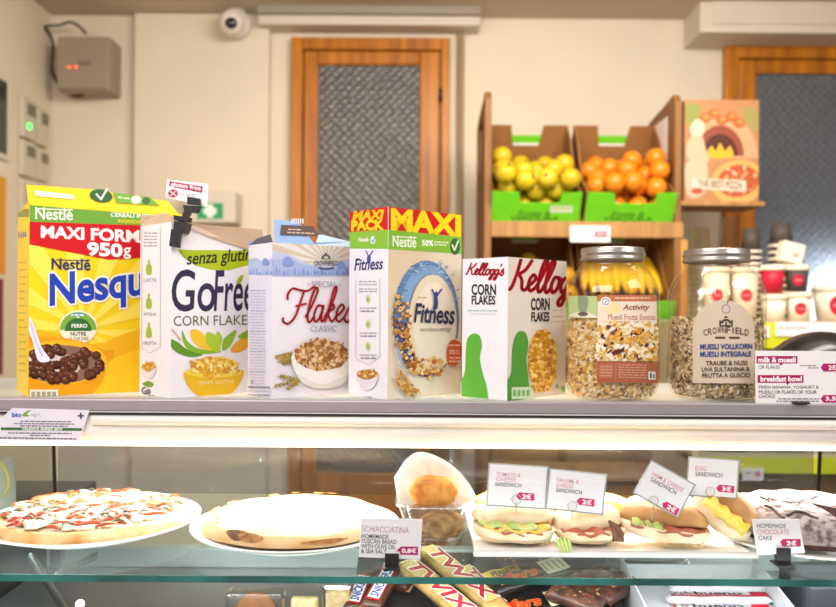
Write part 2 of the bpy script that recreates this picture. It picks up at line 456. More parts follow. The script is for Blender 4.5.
def door(name, xl, xr, yt, gl, gr, gt, hinge_x, glass, zb=0.0):
    """Pine door in its frame: frame stiles and head, leaf stiles and rails, pane of pebbled glass."""
    Y = WY - 0.045
    X = lambda px, y=Y: P(px, 200, y).x
    Z = lambda py, y=Y: P((xl + xr) / 2, py, y).z
    fr = MB(); zt = Z(yt); w = (X(gl) - X(xl)) * 0.42
    fr.rbox(X(xl), X(xl) + w, Y, WY, zb, zt, M_pine, .005); fr.rbox(X(xr) - w * .75, X(xr), Y, WY, zb, zt, M_pine, .005)
    fr.rbox(X(xl) + w, X(xr) - w * .75, Y, WY, zt - .05, zt, M_pine, .005)
    root = fr.build(name); tag(root, kind='structure')
    lf = MB(); a, c = X(xl) + w + .004, X(xr) - w * .75 - .004
    lf.rbox(a, X(gl), Y + .008, WY, zb, zt - .053, M_pine, .008); lf.rbox(X(gr), c, Y + .008, WY, zb, zt - .053, M_pine, .008)
    lf.rbox(X(gl), X(gr), Y + .008, WY, Z(gt), zt - .053, M_pine, .008); lf.rbox(X(gl), X(gr), Y + .008, WY, zb, .75, M_pine, .008)
    lf.build('door_leaf', root)
    g = MB(); g.box(X(gl), X(gr), WY - .022, WY - .004, .75, Z(gt), glass); g.build('glass_pane', root)
    if hinge_x:
        h = MB(); h.tube([(X(hinge_x), Y, Z(102)), (X(hinge_x), Y, Z(88))], .008, M_dark); h.build('hinge', root)
    return root
door('door_1', 290, 449, 37, 317, 419, 64, 440, M_peb)
door('door_2', 725, 905, 46, 757, 880, 73, 0, M_peb2)
# the wall is open behind the daylit pane
def cut_wall():
    X = lambda px: P(px, 200, WY - .045).x
    x0, x1 = X(757), X(880); z1 = P(800, 73, WY - .045).z
    bpy.data.meshes.remove(wall_o.data)
    b = MB(); b.box(-1.75, x0, WY, WY + .12, 0, 2.75, M_wall); b.box(x1, 3.2, WY, WY + .12, 0, 2.75, M_wall)
    b.box(x0, x1, WY, WY + .12, z1, 2.75, M_wall); b.box(x0, x1, WY, WY + .12, 0, .75, M_wall); struct('wall_back', b)
cut_wall()

# boxed shutter housings over the two doors
def shutter_box(px0, px1, pyt, pyb, Yf, label, panel):
    a, c = P(px0, pyb, Yf), P(px1, pyb, Yf); zt = P(px0, pyt, Yf).z
    t = thing('shutter_box', label, 'shutter box', ((a.x + c.x) / 2, WY - .06, a.z), 'shutter boxes over the doors')
    b = MB(); b.rbox(a.x, c.x, Yf, WY - .002, a.z, zt, M_trim, .004); b.build('housing', t)
    if panel:
        b = MB(); b.rbox(a.x + .05, c.x - .05, Yf - .008, Yf + .004, a.z + .035, zt - .01, M_trim, .004); b.build('front_panel', t)
        b = MB(); b.rbox(a.x - .006, c.x + .006, Yf - .014, Yf + .01, a.z - .002, a.z + .025, M_trim, .003); b.build('bottom_moulding', t)
    else:
        b = MB(); b.rbox(a.x, c.x, Yf - .03, Yf + .02, zt - .025, zt + .02, mat('grey_rail', '#9c9284', .5, vary=.05), .003); b.build('top_rail', t)
shutter_box(258, 480, 9, 24, WY - .11, 'white boxed shutter housing above the narrow pine door', False)
shutter_box(700, 930, -14, 33, WY - .20, 'large panelled white shutter housing above the daylit door at right', True)

# ------------------------------------------------------------------ fittings on the left wall and corner
M_grey = mat('grey_enamel', '#a39682', 0.5, vary=0.06, scale=10)
p0, p1 = P(54, 88, WY - .16), P(104, 34, WY - .16)
t = thing('junction_box', 'grey electrical box with two red lights and black cable in the corner', 'electrical box', ((p0.x + p1.x) / 2, WY, p0.z))
b = MB(); b.rbox(p0.x, p1.x + .012, WY - .13, WY - .0005, p0.z, p1.z, M_grey, .006); b.build('housing', t)
b = MB(); b.rbox(p0.x + .004, p1.x + .008, WY - .142, WY - .128, p0.z + .004, p1.z - .004, mat('grey_cover', '#998c78', .45, vary=.04), .004); cover = b.build('cover', t)
q = P(78, 63, WY - .144)
b = MB(); b.box(q.x, q.x + .05, WY - .1445, WY - .141, q.z - .008, q.z + .008, mat('grey_label', '#7d7264', .6)); b.build('label_strip', cover)
for px in (69, 76):
    q = P(px, 67, WY - .144); b = MB(); b.ell(q, .006, .006, .005, mat('red_led', '#ff5a1e', .4, emit=2.0), 10, 6); b.build('red_light', cover)
pts = [P(34, 18, 3.36), P(47, 30, WY - .07), P(53, 45, WY - .05), P(52, 70, WY - .05), P(60, 86, WY - .05), P(72, 95, WY - .05), P(82, 95, WY - .06), P(90, 88, WY - .08)]
b = MB(); b.tube([V(q) for q in catmull([tuple(p) for p in pts], 5)], .006, M_dark, 8); b.build('cable', t)
pts = [P(45, 26, 3.34), P(60, 25, WY - .1), P(70, 22, WY - .1), P(80, 27, WY - .1), P(86, 34, WY - .1)]
b = MB(); b.tube([V(q) for q in catmull([tuple(p) for p in pts], 5)], .005, M_dark, 8); b.build('cable', t)
b = MB(); q = P(38, 22, 3.345); b.rbox(q.x - .03, q.x + .03, 3.33, 3.365, q.z - .03, q.z + .03, M_dark, .004); b.build('cable_gland', t)

# dome camera
q = P(233, 24, WY - .12)
t = thing('security_camera', 'white dome security camera with a black lens on the wall', 'security camera', (q.x, WY - .05, q.z))
M_cam = mat('camera_white', '#e9e2d8', .35, vary=.03)
b = MB(); b.lathe([(0, 0), (.055, 0), (.062, .02), (.058, .05), (0, .055)], (0, 0, 0), M_cam, 28); b.xf(Matrix.Translation((q.x, WY - .0505, q.z + .015)) @ Matrix.Rotation(rad(90), 4, 'X')); b.build('mount', t)
b = MB(); b.ell((q.x, WY - .135, q.z), .052, .052, .052, M_cam, 24, 14); ball = b.build('ball_housing', t)
b = MB(); b.ell((q.x + .004, WY - .172, q.z - .012), .026, .018, .026, mat('camera_lens', '#151318', .08, spec=.8), 20, 12); b.build('lens', ball)

# thermostats on the left wall
def thermostat(Ya, Yb, pya, pyb, label, lit):
    X = -1.526; Y0 = (Ya + Yb) / 2
    px = topx(V((X, Y0, 1.9)))[0]
    z1 = P(px, pya, Y0).z; z0 = P(px, pyb, Y0).z
    t = thing('thermostat', label, 'thermostat', (X, Y0, z0), 'thermostats on the left wall')
    b = MB(); b.rbox(X, X + .022, Ya, Yb, z0, z1, mat('thermostat_case', '#cfc4b2', .5, vary=.03), .004); case = b.build('case', t)
    b = MB(); b.box(X + .021, X + .0235, Ya + (Yb - Ya) * .3, Yb - (Yb - Ya) * .12, z0 + (z1 - z0) * .58, z1 - (z1 - z0) * .12, mat('lcd_grey', '#6d6a5e', .3)); b.build('screen', case)
    if lit:
        b = MB(); b.ell((X + .024, Ya + (Yb - Ya) * .4, z0 + (z1 - z0) * .3), .008, .012, .013, mat('green_led', '#3dff66', .4, emit=2.2), 12, 8); b.build('green_light', case)
    return t
thermostat(3.115, 3.225, 99, 139, 'wall thermostat with a lit green light', True)
thermostat(3.24, 3.335, 109, 146, 'unlit wall thermostat right beside the one with a green light', False)
thermostat(3.115, 3.225, 142, 177, 'unlit wall thermostat right below the one with a green light', False)
thermostat(3.24, 3.335, 150, 181, 'unlit wall thermostat in the lower row, nearest the room corner', False)
thermostat(3.115, 3.225, 183, 225, 'lowest wall thermostat, partly hidden behind the yellow cereal carton', False)

def wall_poster(name, Ya, Yb, pya, pyb, h, label, cat, px=2, extra=None):
    X = -1.526; z1 = P(px, pya, Yb).z; z0 = P(px, pyb, Yb).z
    b = MB(); b.box(X, X + .006, Ya, Yb, z0, z1, mat(name + '_' + h.strip('#'), h, .4, vary=.06, scale=12)); o = b.build(name); tag(o, label, cat)
    return o
wall_poster('poster', 2.70, 3.02, 178, 274, '#e89a1c', 'orange poster on the left wall above the maroon one', 'poster')
wall_poster('poster', 2.70, 3.005, 279, 374, '#7c1536', 'maroon poster on the left wall below the orange one', 'poster')
M_mos = mat('mosaic_glass', '#d8d4cc', .15, kind='voronoi', scale=70, h2='#2b2826', spec=.7)
X = -1.526; z1, z0 = P(2, 84, 3.03).z, P(2, 156, 3.03).z
t = thing('mosaic_panel', 'small black and white mosaic panel at the left edge of the wall', 'wall panel', (X, 2.85, z0))
b = MB(); b.box(X, X + .008, 2.72, 3.02, z0, z1, M_mos); b.build('mosaic', t)
b = MB(); b.rbox(X, X + .014, 2.70, 2.72, z0 - .02, z1 + .02, M_trim, .003); b.rbox(X, X + .014, 3.02, 3.035, z0 - .02, z1 + .02, M_trim, .003); b.box(X, X + .012, 2.72, 3.02, z1, z1 + .02, M_trim); b.box(X, X + .012, 2.72, 3.02, z0 - .02, z0, M_trim); b.build('frame', t)

# first aid cabinet
Yc = WY - .17
a, c = P(186, 222, Yc), P(236, 191, Yc)
t = thing('first_aid_cabinet', 'white first aid cabinet with a green cross sign on the wall', 'first aid cabinet', ((a.x + c.x) / 2, WY, a.z))
b = MB(); b.rbox(a.x, c.x, Yc, WY - .0505, a.z, c.z, M_trim, .004); b.build('cabinet_body', t)
b = MB(); pr = planeproj(V((0, Yc - .001, 0)), V((0, -1, 0))); A = Art(b, pr)
A.rect(197, 203, 223, 219, '#2f9f62'); A.rect(207, 204.5, 213, 217.5, '#f4f4ee'); A.rect(203.5, 208, 216.5, 214, '#f4f4ee'); b.build('green_cross_sign', t)

# ------------------------------------------------------------------ fruit rack
RY = 2.80
t = thing('fruit_rack', 'wooden fruit rack with tall side boards and sloping shelves', 'rack', (.55, 3.0, 0))
zt = P(480, 92, RY).z
XL = P(484, 200, RY).x; XR = P(672, 200, RY).x
for X, hole, nm in ((XL, True, 'a'), (XR, True, 'b')):
    b = MB(); y0, y1 = RY - .03, RY + .36
    zz = zt if X == XL else P(676, 95, RY).z
    out = [(X, y0, 0), (X, y1, 0), (X, y1, zz - .04), (X, y0 + .03, zz), (X, y0, zz - .03)]
    # board with a hand hole: built as four prisms round the opening
    h0, h1, g0, g1 = y0 + .10, y1 - .09, zz - .24, zz - .07
    e = (.022, 0, 0)
    b.prism([(X, y0, 0), (X, h0, 0), (X, h0, zz - .012), (X, y0 + .03, zz), (X, y0, zz - .03)], e, M_side)
    b.prism([(X, h1, 0), (X, y1, 0), (X, y1, zz - .05), (X, h1, zz - .03)], e, M_side)
    b.prism([(X, h0, g1), (X, h1, g1), (X, h1, zz - .03), (X, h0, zz - .012)], e, M_side)
    b.prism([(X, h0, 0), (X, h1, 0), (X, h1, g0), (X, h0, g0)], e, M_side)
    b.build('side_board', t)
    if nm == 'b':
        b = MB(); b.box(X - .002, X - .0002, h0 - .01, h1 + .01, g0 - .01, g1 + .01, M_white); b.build('paper_label', t)
ANG = rad(33)
def slope_xf(x, z): return Matrix.Translation((x, RY, z)) @ Matrix.Rotation(ANG, 4, 'X')
SHELVES = [P(560, 222, RY).z, P(560, 328, RY).z]
for z in SHELVES:
    b = MB(); b.box(XL + .023, XR - .001, 0, .40, -.016, -.001, M_ply); b.xf(slope_xf(0, z)); b.build('shelf', t)
    b = MB(); zz = .055 if z == SHELVES[0] else .033
    b.rbox(XL + .0225, XR + .03, RY - .035, RY - .012, z - zz, z - .001, M_ply, .003); b.build('front_rail', t)
zl = P(560, 478, RY).z
b = MB(); b.box(XL + .023, XR - .001, RY - .02, RY + .36, zl, zl + .02, M_ply); b.build('shelf', t)
b = MB(); b.rbox(XL + .0225, XR - .001, RY - .035, RY - .021, zl, zl + .06, M_ply, .003); b.build('front_rail', t)
z5 = P(560, 540, RY).z
b = MB(); b.box(XL + .023, XR - .001, RY - .02, RY + .36, z5 - .02, z5, M_ply); b.build('shelf', t)
b = MB(); b.box(XL + .023, XR - .001, RY + .345, RY + .36, .1, zl + .35, mat('rack_back', '#8a6238', .6, kind='wood', scale=4, h2='#6e4a28')); b.build('back_board', t)
b = MB(); b.rbox(XR + .0225, XR + .046, RY - .03, RY - .006, 0, SHELVES[0] - .06, mat('rack_post_pale', '#d9a04c', .5, kind='wood', scale=4, h2='#c48a3a'), .003); b.build('front_post', t)

# crates (local frame: x across, y up the slope, z off the board)
M_green = mat('crate_green', '#6fce22', .5, vary=.05, scale=20)
def crate(x, z, w, label, sticker, front=M_green, hb=.205):
    t = thing('fruit_crate', label, 'crate', (x, RY, z), 'cardboard fruit crates on the rack'); t.rotation_euler = (ANG, 0, 0)
    d = .375; k = .006; hf = .112; hn = .072
    b = MB()
    b.box(0, w, 0, d, 0, k, M_card)
    for xx in (0, w - k):
        b.prism([(xx, k, k), (xx, d, k), (xx, d, hb), (xx, d - .1, hb - .02), (xx, .12, .10), (xx, k, hf)], (k, 0, 0), M_card)
    # back wall with a wide notch and a rim lip
    b.prism([(k, d - k, k), (w - k, d - k, k), (w - k, d - k, hb), (w * .70, d - k, hb), (w * .66, d - k, hb * .62), (w * .34, d - k, hb * .62), (w * .30, d - k, hb), (k, d - k, hb)], (0, k, 0), M_card)
    b.build('tray', t, True)
    b = MB()
    b.prism([(-.001, -k, 0), (w + .001, -k, 0), (w + .001, -k, hf), (w * .78, -k, hf), (w * .76, -k, hn), (w * .32, -k, hn), (w * .30, -k, hf), (-.001, -k, hf)], (0, k, 0), front)
    pr = lambda px, py, off=0.0: V((px / 1000, -k - off, (112 - py) / 1000))
    A = Art(b, pr); ink = '#3f7a1c'
    A.text('Frutta &', w * 300, 68, w * 300 + 110, 86, ink, bold=.02, shear=.2)
    A.text('VERDURA', w * 220, 88, w * 220 + 165, 104, ink, bold=.03)
    if sticker: A.rect(w * 660, 48, w * 660 + 76, 74, '#cfd8b4'); A.micro(w * 660 + 6, 55, w * 660 + 66, 4, '#8d9a72')
    b.build('front_panel', t, True)
    # far rim: green lip of the crate behind the notch
    b = MB(); b.box(w * .30, w * .70, d + .001, d + .004, hb * .55, hb * .66, M_white); b.box(w * .30, w * .70, d + .001, d + .005, hb * .66, hb * .80, M_green); b.build('back_rim', t, True)
    return t
W1 = .298
xa, xb = P(491, 200, RY).x, P(584, 200, RY).x
CR = [crate(xa, SHELVES[0], W1, 'green fronted fruit crate full of yellow apples on the top shelf', True),
      crate(xb, SHELVES[0], W1, 'green fronted fruit crate full of oranges on the top shelf', False),
      crate(xa, SHELVES[1], W1, 'fruit crate of lemons on the shelf below the apple crate', False),
      crate(xb, SHELVES[1], W1, 'green fronted crate of bananas below the orange crate', False)]
def fruit_mesh(name, h, h2, calyx, dent, stretch=1.0, r=.0335):
    b = MB(); m = mat('skin_' + name, h, .35, vary=.1, h2=h2, scale=5 if name != 'orange' else 60, bump=.15 if name == 'orange' else 0, sss=.05)
    def fn(p):
        k = max(0, p.z - .75) / .25
        return V((p.x, p.y, p.z - dent * k * k * .45 + (.12 * max(0, -p.z - .8) if dent else 0)))
    b.ell((0, 0, 0), r, r, r * stretch, m, 18, 12, fn)
    b.ell((0, 0, r * (stretch - dent * .42)), .006, .006, .005, mat('calyx_' + name, calyx, .8), 8, 5)
    return b
def settle(n, w, d, r, wall):
    """Drop balls of radius r into the tilted crate and let them push apart."""
    rg = random.Random(n + 3); g = V((0, -math.sin(ANG), -math.cos(ANG))); pts = []
    for k in range(n): pts.append(V((rg.uniform(r, w - r), rg.uniform(r, d - r), r + .004 + .045 * (k // 14) + rg.uniform(0, .02))))
    for it in range(420):
        st = .0016 * (1 - it / 420) + .0001
        for p in pts: p += g * st
        for _ in range(4):
            for i in range(n):
                for j in range(i + 1, n):
                    e = pts[j] - pts[i]; l = e.length
                    if l < 2 * r:
                        e = e / (l or 1e-6) * (2 * r - l) * .5; pts[i] -= e; pts[j] += e
            for p in pts:
                p.x = min(max(p.x, r), w - r); p.z = max(p.z, r)
                p.y = min(max(p.y, r if p.z < wall else r * .2), d - r)
    return pts
def fill(cr, name, b, label, group, n, r):
    M = Matrix.Translation(cr.location) @ Matrix.Rotation(ANG, 4, 'X'); first = None
    for q in settle(n, W1 - .012, .36, r, .13):
        p = M @ (q + V((.006, .006, .0065)))
        rot = (R.uniform(-1.9, .4), R.uniform(-.8, .8), R.uniform(0, 6.28))
        if first is None: o = first = b.build(name)
        else: o = first.copy(); COL.objects.link(o)
        o.location = p; o.rotation_euler = rot; tag(o, label, 'fruit', group)
FR = .0350
fill(CR[0], 'yellow_apple', fruit_mesh('apple', '#d2ba20', '#c2a416', '#4a3413', .35, 1.0, FR), 'yellow apple in the green crate on the top shelf', 'yellow apples in the crate', 40, FR)
fill(CR[1], 'orange', fruit_mesh('orange', '#ea8a1c', '#e07a10', '#5a6a20', .04, 1.0, FR), 'orange in the green crate on the top shelf', 'oranges in the crate', 38, FR)
fill(CR[2], 'lemon', fruit_mesh('lemon', '#c9981c', '#a87a12', '#4a3413', .0, 1.05, FR), 'lemon in the crate below the apples', 'lemons in the lower crate', 34, FR)
# bananas: three bunches standing in the lower right crate
M_ban = mat('banana_peel', '#f0c81c', .45, vary=.12, scale=8, h2='#d9a912')
def banana(root, base, lean, yaw, L):
    pts = []; rr = []
    for k in range(11):
        s = k / 10; a = lean + (s - .5) * 1.5
        pts.append(V((math.sin(a) * L * .62 * math.cos(yaw), math.sin(a) * L * .62 * math.sin(yaw), math.cos((s - .5) * 1.2) * .03 + s * L * .9)) + base)
        rr.append(.018 * (math.sin(math.pi * min(max(s, .03), .97)) ** .45) if 0 < k < 9 else .006)
    b = MB(); b.tube(pts, rr, M_ban, 10); o = b.build('banana', root); 
    return o
M4 = Matrix.Translation(CR[3].location) @ Matrix.Rotation(ANG, 4, 'X')
for k, (bx, by, lb) in enumerate(((.065, .14, 'banana bunch at the end of its crate next to the lemons'), (.15, .15, 'middle banana bunch in the green crate'), (.235, .14, 'banana bunch at the crate end beside the rack side board'))):
    base = M4 @ V((bx, by, .022))
    t = thing('banana_bunch', lb, 'bananas', base, 'banana bunches in the lower crate')
    for i in range(4): banana(t, base + V((-.042 + i * .026, -.01 * (i % 2) , 0)), .1 + .05 * i, 1.3 + .15 * i, .165 + .012 * (i % 3))

def price_tag(px0, py0, px1, py1, Y, label, red, txt=None):
    a, c = P(px0, py1, Y), P(px1, py0, Y)
    b = MB(); b.box(a.x, c.x, Y - .004, Y, a.z, c.z, M_white)
    A = Art(b, planeproj(V((0, Y - .0041, 0)), V((0, -1, 0)))); h = py1 - py0
    A.micro(px0 + 3, py0 + h * .35, px0 + (px1 - px0) * .5, h * .16, '#b9b2ac')
    if red: A.rect(px0 + (px1 - px0) * .62, py0 + h * .32, px1 - 3, py1 - h * .28, '#d2465a'); A.micro(px0 + (px1 - px0) * .68, py0 + h * .45, px1 - 5, h * .12, '#f7d9dc')
    o = b.build('price_tag'); tag(o, label, 'price tag', 'shelf price tags'); return o
price_tag(570, 226, 610, 242, RY - .0352, 'white price tag on the front rail below the fruit crates', True)

# pizza cartons on a bracket at the end of the rack
X0 = P(680, 150, RY).x; zb = P(720, 202, RY).z; zt2 = P(720, 100, RY).z
b = MB(); bx1 = P(762, 200, RY).x
b.box(XR + .0225, bx1, RY - .02, RY + .16, zb - .014, zb, M_ply); b.build('end_bracket', bpy.data.objects['fruit_rack'])
M_pz = mat('pizza_board', '#b48e66', .7, vary=.05, scale=10)
for k in range(3):
    y0 = RY - .005 + k * .042
    b = MB(); x0, x1 = P(684 - 3 * k, 150, RY).x, P(758 - 2 * k, 150, RY).x
    b.rbox(x0, x1, y0, y0 + .038, zb + .001, zt2 - .006 * k, M_pz, .003)
    if k == 0:
        pr = planeproj(V((0, y0 - .0003, 0)), V((0, -1, 0)))
        A = Art(b, pr, [topx(V((x0, y0, zt2))), topx(V((x1, y0, zt2))), topx(V((x1, y0, zb))), topx(V((x0, y0, zb)))])
        A.rect(684, 100, 760, 204, '#b47e54')
        A.blob([(687, 104), (700, 106), (698, 120), (690, 126), (686, 118)], '#8b8f4a'); A.blob([(742, 108), (757, 110), (757, 130), (748, 126)], '#9a8f52')
        A.ellipse(722, 158, 36, 44, '#cf9a72', a0=0, a1=180); A.ellipse(720, 156, 24, 31, '#8c4630', a0=0, a1=180); A.ellipse(720, 156, 18, 22, '#4f2418', a0=0, a1=180)
        A.blob([(708, 157), (711, 146), (716, 151), (720, 143), (725, 151), (730, 146), (732, 157)], '#e5a92a')
        for q in ((705, 118), (714, 114), (722, 120), (731, 117), (739, 123)): A.ellipse(*q, 6, 5, '#b5612c'); A.ellipse(q[0] + 1, q[1] - 1, 3, 2, '#d98f4a')
        A.blob([(689, 140), (700, 133), (706, 150), (708, 162), (690, 160), (686, 150)], '#c4ab8e'); A.blob([(690, 128), (697, 119), (704, 124), (703, 134), (693, 136)], '#d2c2aa')
        A.blob([(686, 163), (706, 162), (705, 192), (688, 196)], '#c2ae92')
        A.ellipse(738, 182, 27, 22, '#d6a35c', rot=-10); A.ellipse(738, 181, 21, 16, '#b4512c', rot=-10)
        A.flakes(inell(738, 181, 19, 14), (718, 166, 758, 197), 60, ['#e8d3a8', '#c96a34', '#8f9a4a', '#e2b27a'], 1.5, 3.2)
        A.rect(692, 178, 746, 189, '#d8c8b2', slope=.05); A.text('THE BEST PIZZA', 698, 180, 742, 187, '#6b4436', slope=.05, bold=.02)
        A.ellipse(697, 191, 6, 3, '#b9483a')
    o = b.build('pizza_carton'); tag(o, ['printed pizza carton at the front of the upright stack', 'plain pizza carton second in the upright stack', 'plain pizza carton at the back of the upright stack'][k], 'pizza carton', 'pizza cartons standing on edge')

# goods on the two lowest rack shelves
for k, (px0, px1, py0, py1, h, nm, lb) in enumerate((
        (492, 560, 345, 462, '#7a5530', 'cardboard_carton', 'brown cardboard carton on the low rack shelf behind the cornflakes'),
        (566, 668, 345, 462, '#7c5a34', 'cardboard_carton', 'wide brown carton on the low rack shelf behind the flake jar'))):
    a, c = P(px0, py1, RY), P(px1, py0, RY)
    t = thing(nm, lb, 'carton', ((a.x + c.x) / 2, RY + .15, zl + .02), 'cartons on the low rack shelf')
    b = MB(); b.rbox(a.x, min(c.x, XR - .004), RY - .005, RY + .30, zl + .0205, zl + .335, mat('carton_' + str(k), h, .8, vary=.1, scale=9), .004); b.build('carton_body', t)
    b = MB(); b.box((a.x + c.x) / 2 - .03, (a.x + c.x) / 2 + .03, RY - .0062, RY + .29, zl + .30, zl + .3362, mat('parcel_tape', '#a98654', .3)); b.build('tape', t)
for k, (px0, px1, h, lb) in enumerate(((494, 530, '#6d5a58', 'dark paper flour bag on the bottom rack shelf'), (534, 590, '#d8cdbb', 'cream paper flour bag on the bottom rack shelf'), (600, 655, '#c98d58', 'orange printed flour bag on the bottom rack shelf'))):
    a, c = P(px0, 540, RY), P(px1, 486, RY)
    t = thing('flour_bag', lb, 'paper bag', ((a.x + c.x) / 2, RY + .1, z5), 'flour bags on the bottom rack shelf')
    b = MB(); b.rbox(a.x, c.x, RY + .0, RY + .12, z5 + .0005, c.z, mat('flour_' + str(k), h, .7, vary=.15, scale=16), .012, 3); b.build('bag', t)
    b = MB(); b.rbox(a.x + .01, c.x - .01, RY + .04, RY + .08, c.z - .002, c.z + .015, mat('flour_' + str(k), h), .004); b.build('folded_top', t)

# ------------------------------------------------------------------ cup shelf at right
SY = 2.34
zs = P(790, 322, SY).z; zs2 = P(790, 457, SY).z
sx0, sx1 = P(694, 322, SY).x, P(905, 322, SY).x
M_lime = mat('lime_fascia', '#d3d61c', .4, vary=.05, scale=14)
M_shelfw = mat('cup_shelf_board', '#cdbb98', .5, vary=.05)
t = thing('cup_shelf', 'shelf unit with lime yellow edges holding paper cups and tubs', 'shelf unit', ((sx0 + sx1) / 2, SY + .2, 0))
b = MB(); b.rbox(sx0, sx1, SY, SY + .41, zs - .02, zs, M_shelfw, .003); b.build('top_shelf', t)
b = MB(); b.box(sx0, sx1, SY - .012, SY, zs - .075, zs - .002, M_lime); b.build('fascia', t)
b = MB(); b.rbox(sx0, sx1, SY, SY + .41, zs2 - .02, zs2, M_shelfw, .003); b.build('middle_shelf', t)
b = MB(); b.box(sx0, sx1, SY - .012, SY, zs2 - .045, zs2 + .0, M_lime); b.build('fascia', t)
b = MB(); b.box(sx0, sx0 + .02, SY + .01, SY + .41, 0, zs - .02, M_shelfw); b.box(sx1 - .02, sx1, SY + .01, SY + .41, 0, zs - .02, M_shelfw); b.box(sx0 + .02, sx1 - .02, SY + .395, SY + .41, 0, zs - .02, mat('cup_shelf_back', '#7d6a48', .6, vary=.1)); b.build('carcass', t)
b = MB(); b.box(sx0 + .02, sx1 - .02, SY + .015, SY + .03, 0.05, zs2 - .03, mat('brown_front', '#7c6140', .5, kind='wood', scale=3, h2='#644c30')); b.build('front_panel', t)
price_tag(747, 326, 769, 337, SY - .0125, 'blank price tag on the cup shelf edge next to the muesli jar', True)
price_tag(775, 322, 836, 336, SY - .0125, 'long price tag on the cup shelf edge above the black dome', False)
price_tag(742, 468, 763, 480, SY - .0125, 'pale price tag on the lower lime edge behind the egg sandwich card', True)
# goods on its middle shelf
for k, (px, w, hh, h) in enumerate(((722, .11, .10, '#5b6f80'), (752, .10, .07, '#9fb0b8'), (782, .11, .09, '#7e8c6a'), (812, .10, .06, '#c3c7c0'))):
    q = P(px, 456, SY + .12)
    b = MB(); b.rbox(q.x - w / 2, q.x + w / 2, SY + .06, SY + .2, zs2 + .0005, zs2 + hh, mat('packet_' + str(k), h, .5, vary=.2, scale=20), .012, 3)
    o = b.build('snack_packet'); tag(o, ['dark blue packet on the lower lime edged shelf', 'pale grey packet on the lower lime edged shelf', 'olive packet on the lower lime edged shelf', 'low white packet on the lower lime edged shelf'][k], 'packet', 'packets on the middle shelf')
# cups
M_cupd = mat('cup_charcoal', '#4c443e', .6, vary=.05); M_cupw = mat('cup_white', '#efe4cf', .5, vary=.03); M_red = mat('logo_red', '#c41432', .5)
def cup(name, x, y, z, r0, r1, h, m, lid=False, logo=False, flip=False, rim=M_cupw, rt=.003):
    """r0 base radius, r1 mouth radius; returns Empty with parts."""
    t = bpy.data.objects.new(name, None); COL.objects.link(t); t.location = (x, y, z)
    b = MB(); k = .0015
    prof = [(0, 0), (r0, 0), (r1, h), (r1 - k, h), (r0 - k, k), (0, k)]
    b.lathe(prof, (0, 0, 0), m, 24)
    if logo:
        for j in range(1): 
            pr = lambda px, py, off=0.0: (lambda s: V((math.sin(px) * s, -math.cos(px) * s, py)))(r0 + (r1 - r0) * py / h + .0006 + off)
            A = Art(b, pr, strip=.15)
            lr = min(h * .33, r0 * .62); hz = h * .52
            A.poly([(-.25 + math.cos(a * .3) * lr / r1, hz + math.sin(a * .3) * lr) for a in range(21)], M_red)
            A.poly([(-.25 - lr * .6 / r1, hz - lr * .12), (-.25 + lr * .6 / r1, hz - lr * .12), (-.25 + lr * .6 / r1, hz + lr * .12), (-.25 - lr * .6 / r1, hz + lr * .12)], '#e88a98')
    c = b.build('cup_wall', t, True)
    b = MB(); b.lathe([(r1 - .002, h - .002), (r1 + .0025, h - .002), (r1 + .0025, h + rt), (r1 - .002, h + rt), (r1 - .002, h - .002)], (0, 0, 0), rim, 24); b.build('rolled_rim', t, True)
    if lid:
        b = MB(); b.lathe([(0, h + .012), (r1 - .006, h + .012), (r1 - .002, h + .014), (r1 + .003, h + .004), (r1 + .004, h + .0035), (0, h + .0034)], (0, 0, 0), M_cupw, 24); b.build('lid', t, True)
    if flip: t.rotation_euler = (math.pi, 0, 0)
    return t
def place(px, py, Y): return P(px, py, Y)
zt = zs + .0005
# nested upside-down stacks: charcoal cup on top, rims of the others below
for (px, r1, ptop, n, lb) in ((751, .031, 229, 12, 'shorter'), (781, .0375, 223, 12, 'taller')):
    Y = SY + .30; x = P(px, 250, Y).x; top = P(px, ptop, Y).z; h = .072
    m = n; base = zt
    dz = (top - h - base - .0075) / (m - 1)
    for k in range(m):
        c = cup('paper_cup', x, Y, base + h + dz * k + .0075, r1 * .72, r1, h, M_cupd, flip=True, rt=.007)
        tag(c, ('topmost upside down charcoal cup of the %s stack' % lb) if k == m - 1 else 'charcoal paper cup nested in the %s upside down stack' % lb, 'paper cup', 'cups nested in the %s stack' % lb)
# plastic cups over the jar lid
for (px, pt, lb) in ((727, 218, 'tall clear plastic cup stack standing behind the muesli jar'), (701, 228, 'clear plastic cup stack behind the muesli jar, nearer the rack')):
    Y = SY + .26; x = P(px, 300, Y).x; top = P(px, pt, Y).z
    t = thing('plastic_cup_stack', lb, 'plastic cups', (x, Y, zt), 'clear plastic cup stacks')
    b = MB(); b.lathe([(.034, 0), (.034, .17), (.030, .17), (.024, top - zt), (0, top - zt)], (x, Y, zt), clear('cup_plastic', '#f4efe4', 1.4, 1.2, .10, .15), 20); b.build('top_cup', t)
    b = MB()
    for k in range(9): b.lathe([(.032, .02 + k * .018), (.0365, .021 + k * .018), (.0365, .025 + k * .018), (.032, .026 + k * .018)], (x, Y, zt), clear('cup_plastic'), 20)
    b.build('nested_rims', t)
def front(px0, px1, pyb, pyt, Y, nm, m, lb, lid, logo, z=None, taper=.8):
    a, c = P(px0, pyb, Y), P(px1, pyt, Y); r = (c.x - a.x) / 2; zz = a.z if z is None else z
    hh = c.z - zz - (.012 if lid else 0)
    o = cup(nm, (a.x + c.x) / 2, Y, zz, r * taper, r, hh, m, lid, logo); tag(o, lb, 'cup' if 'cup' in nm else 'tub', 'cups and tubs on the cup shelf'); return o, c.z
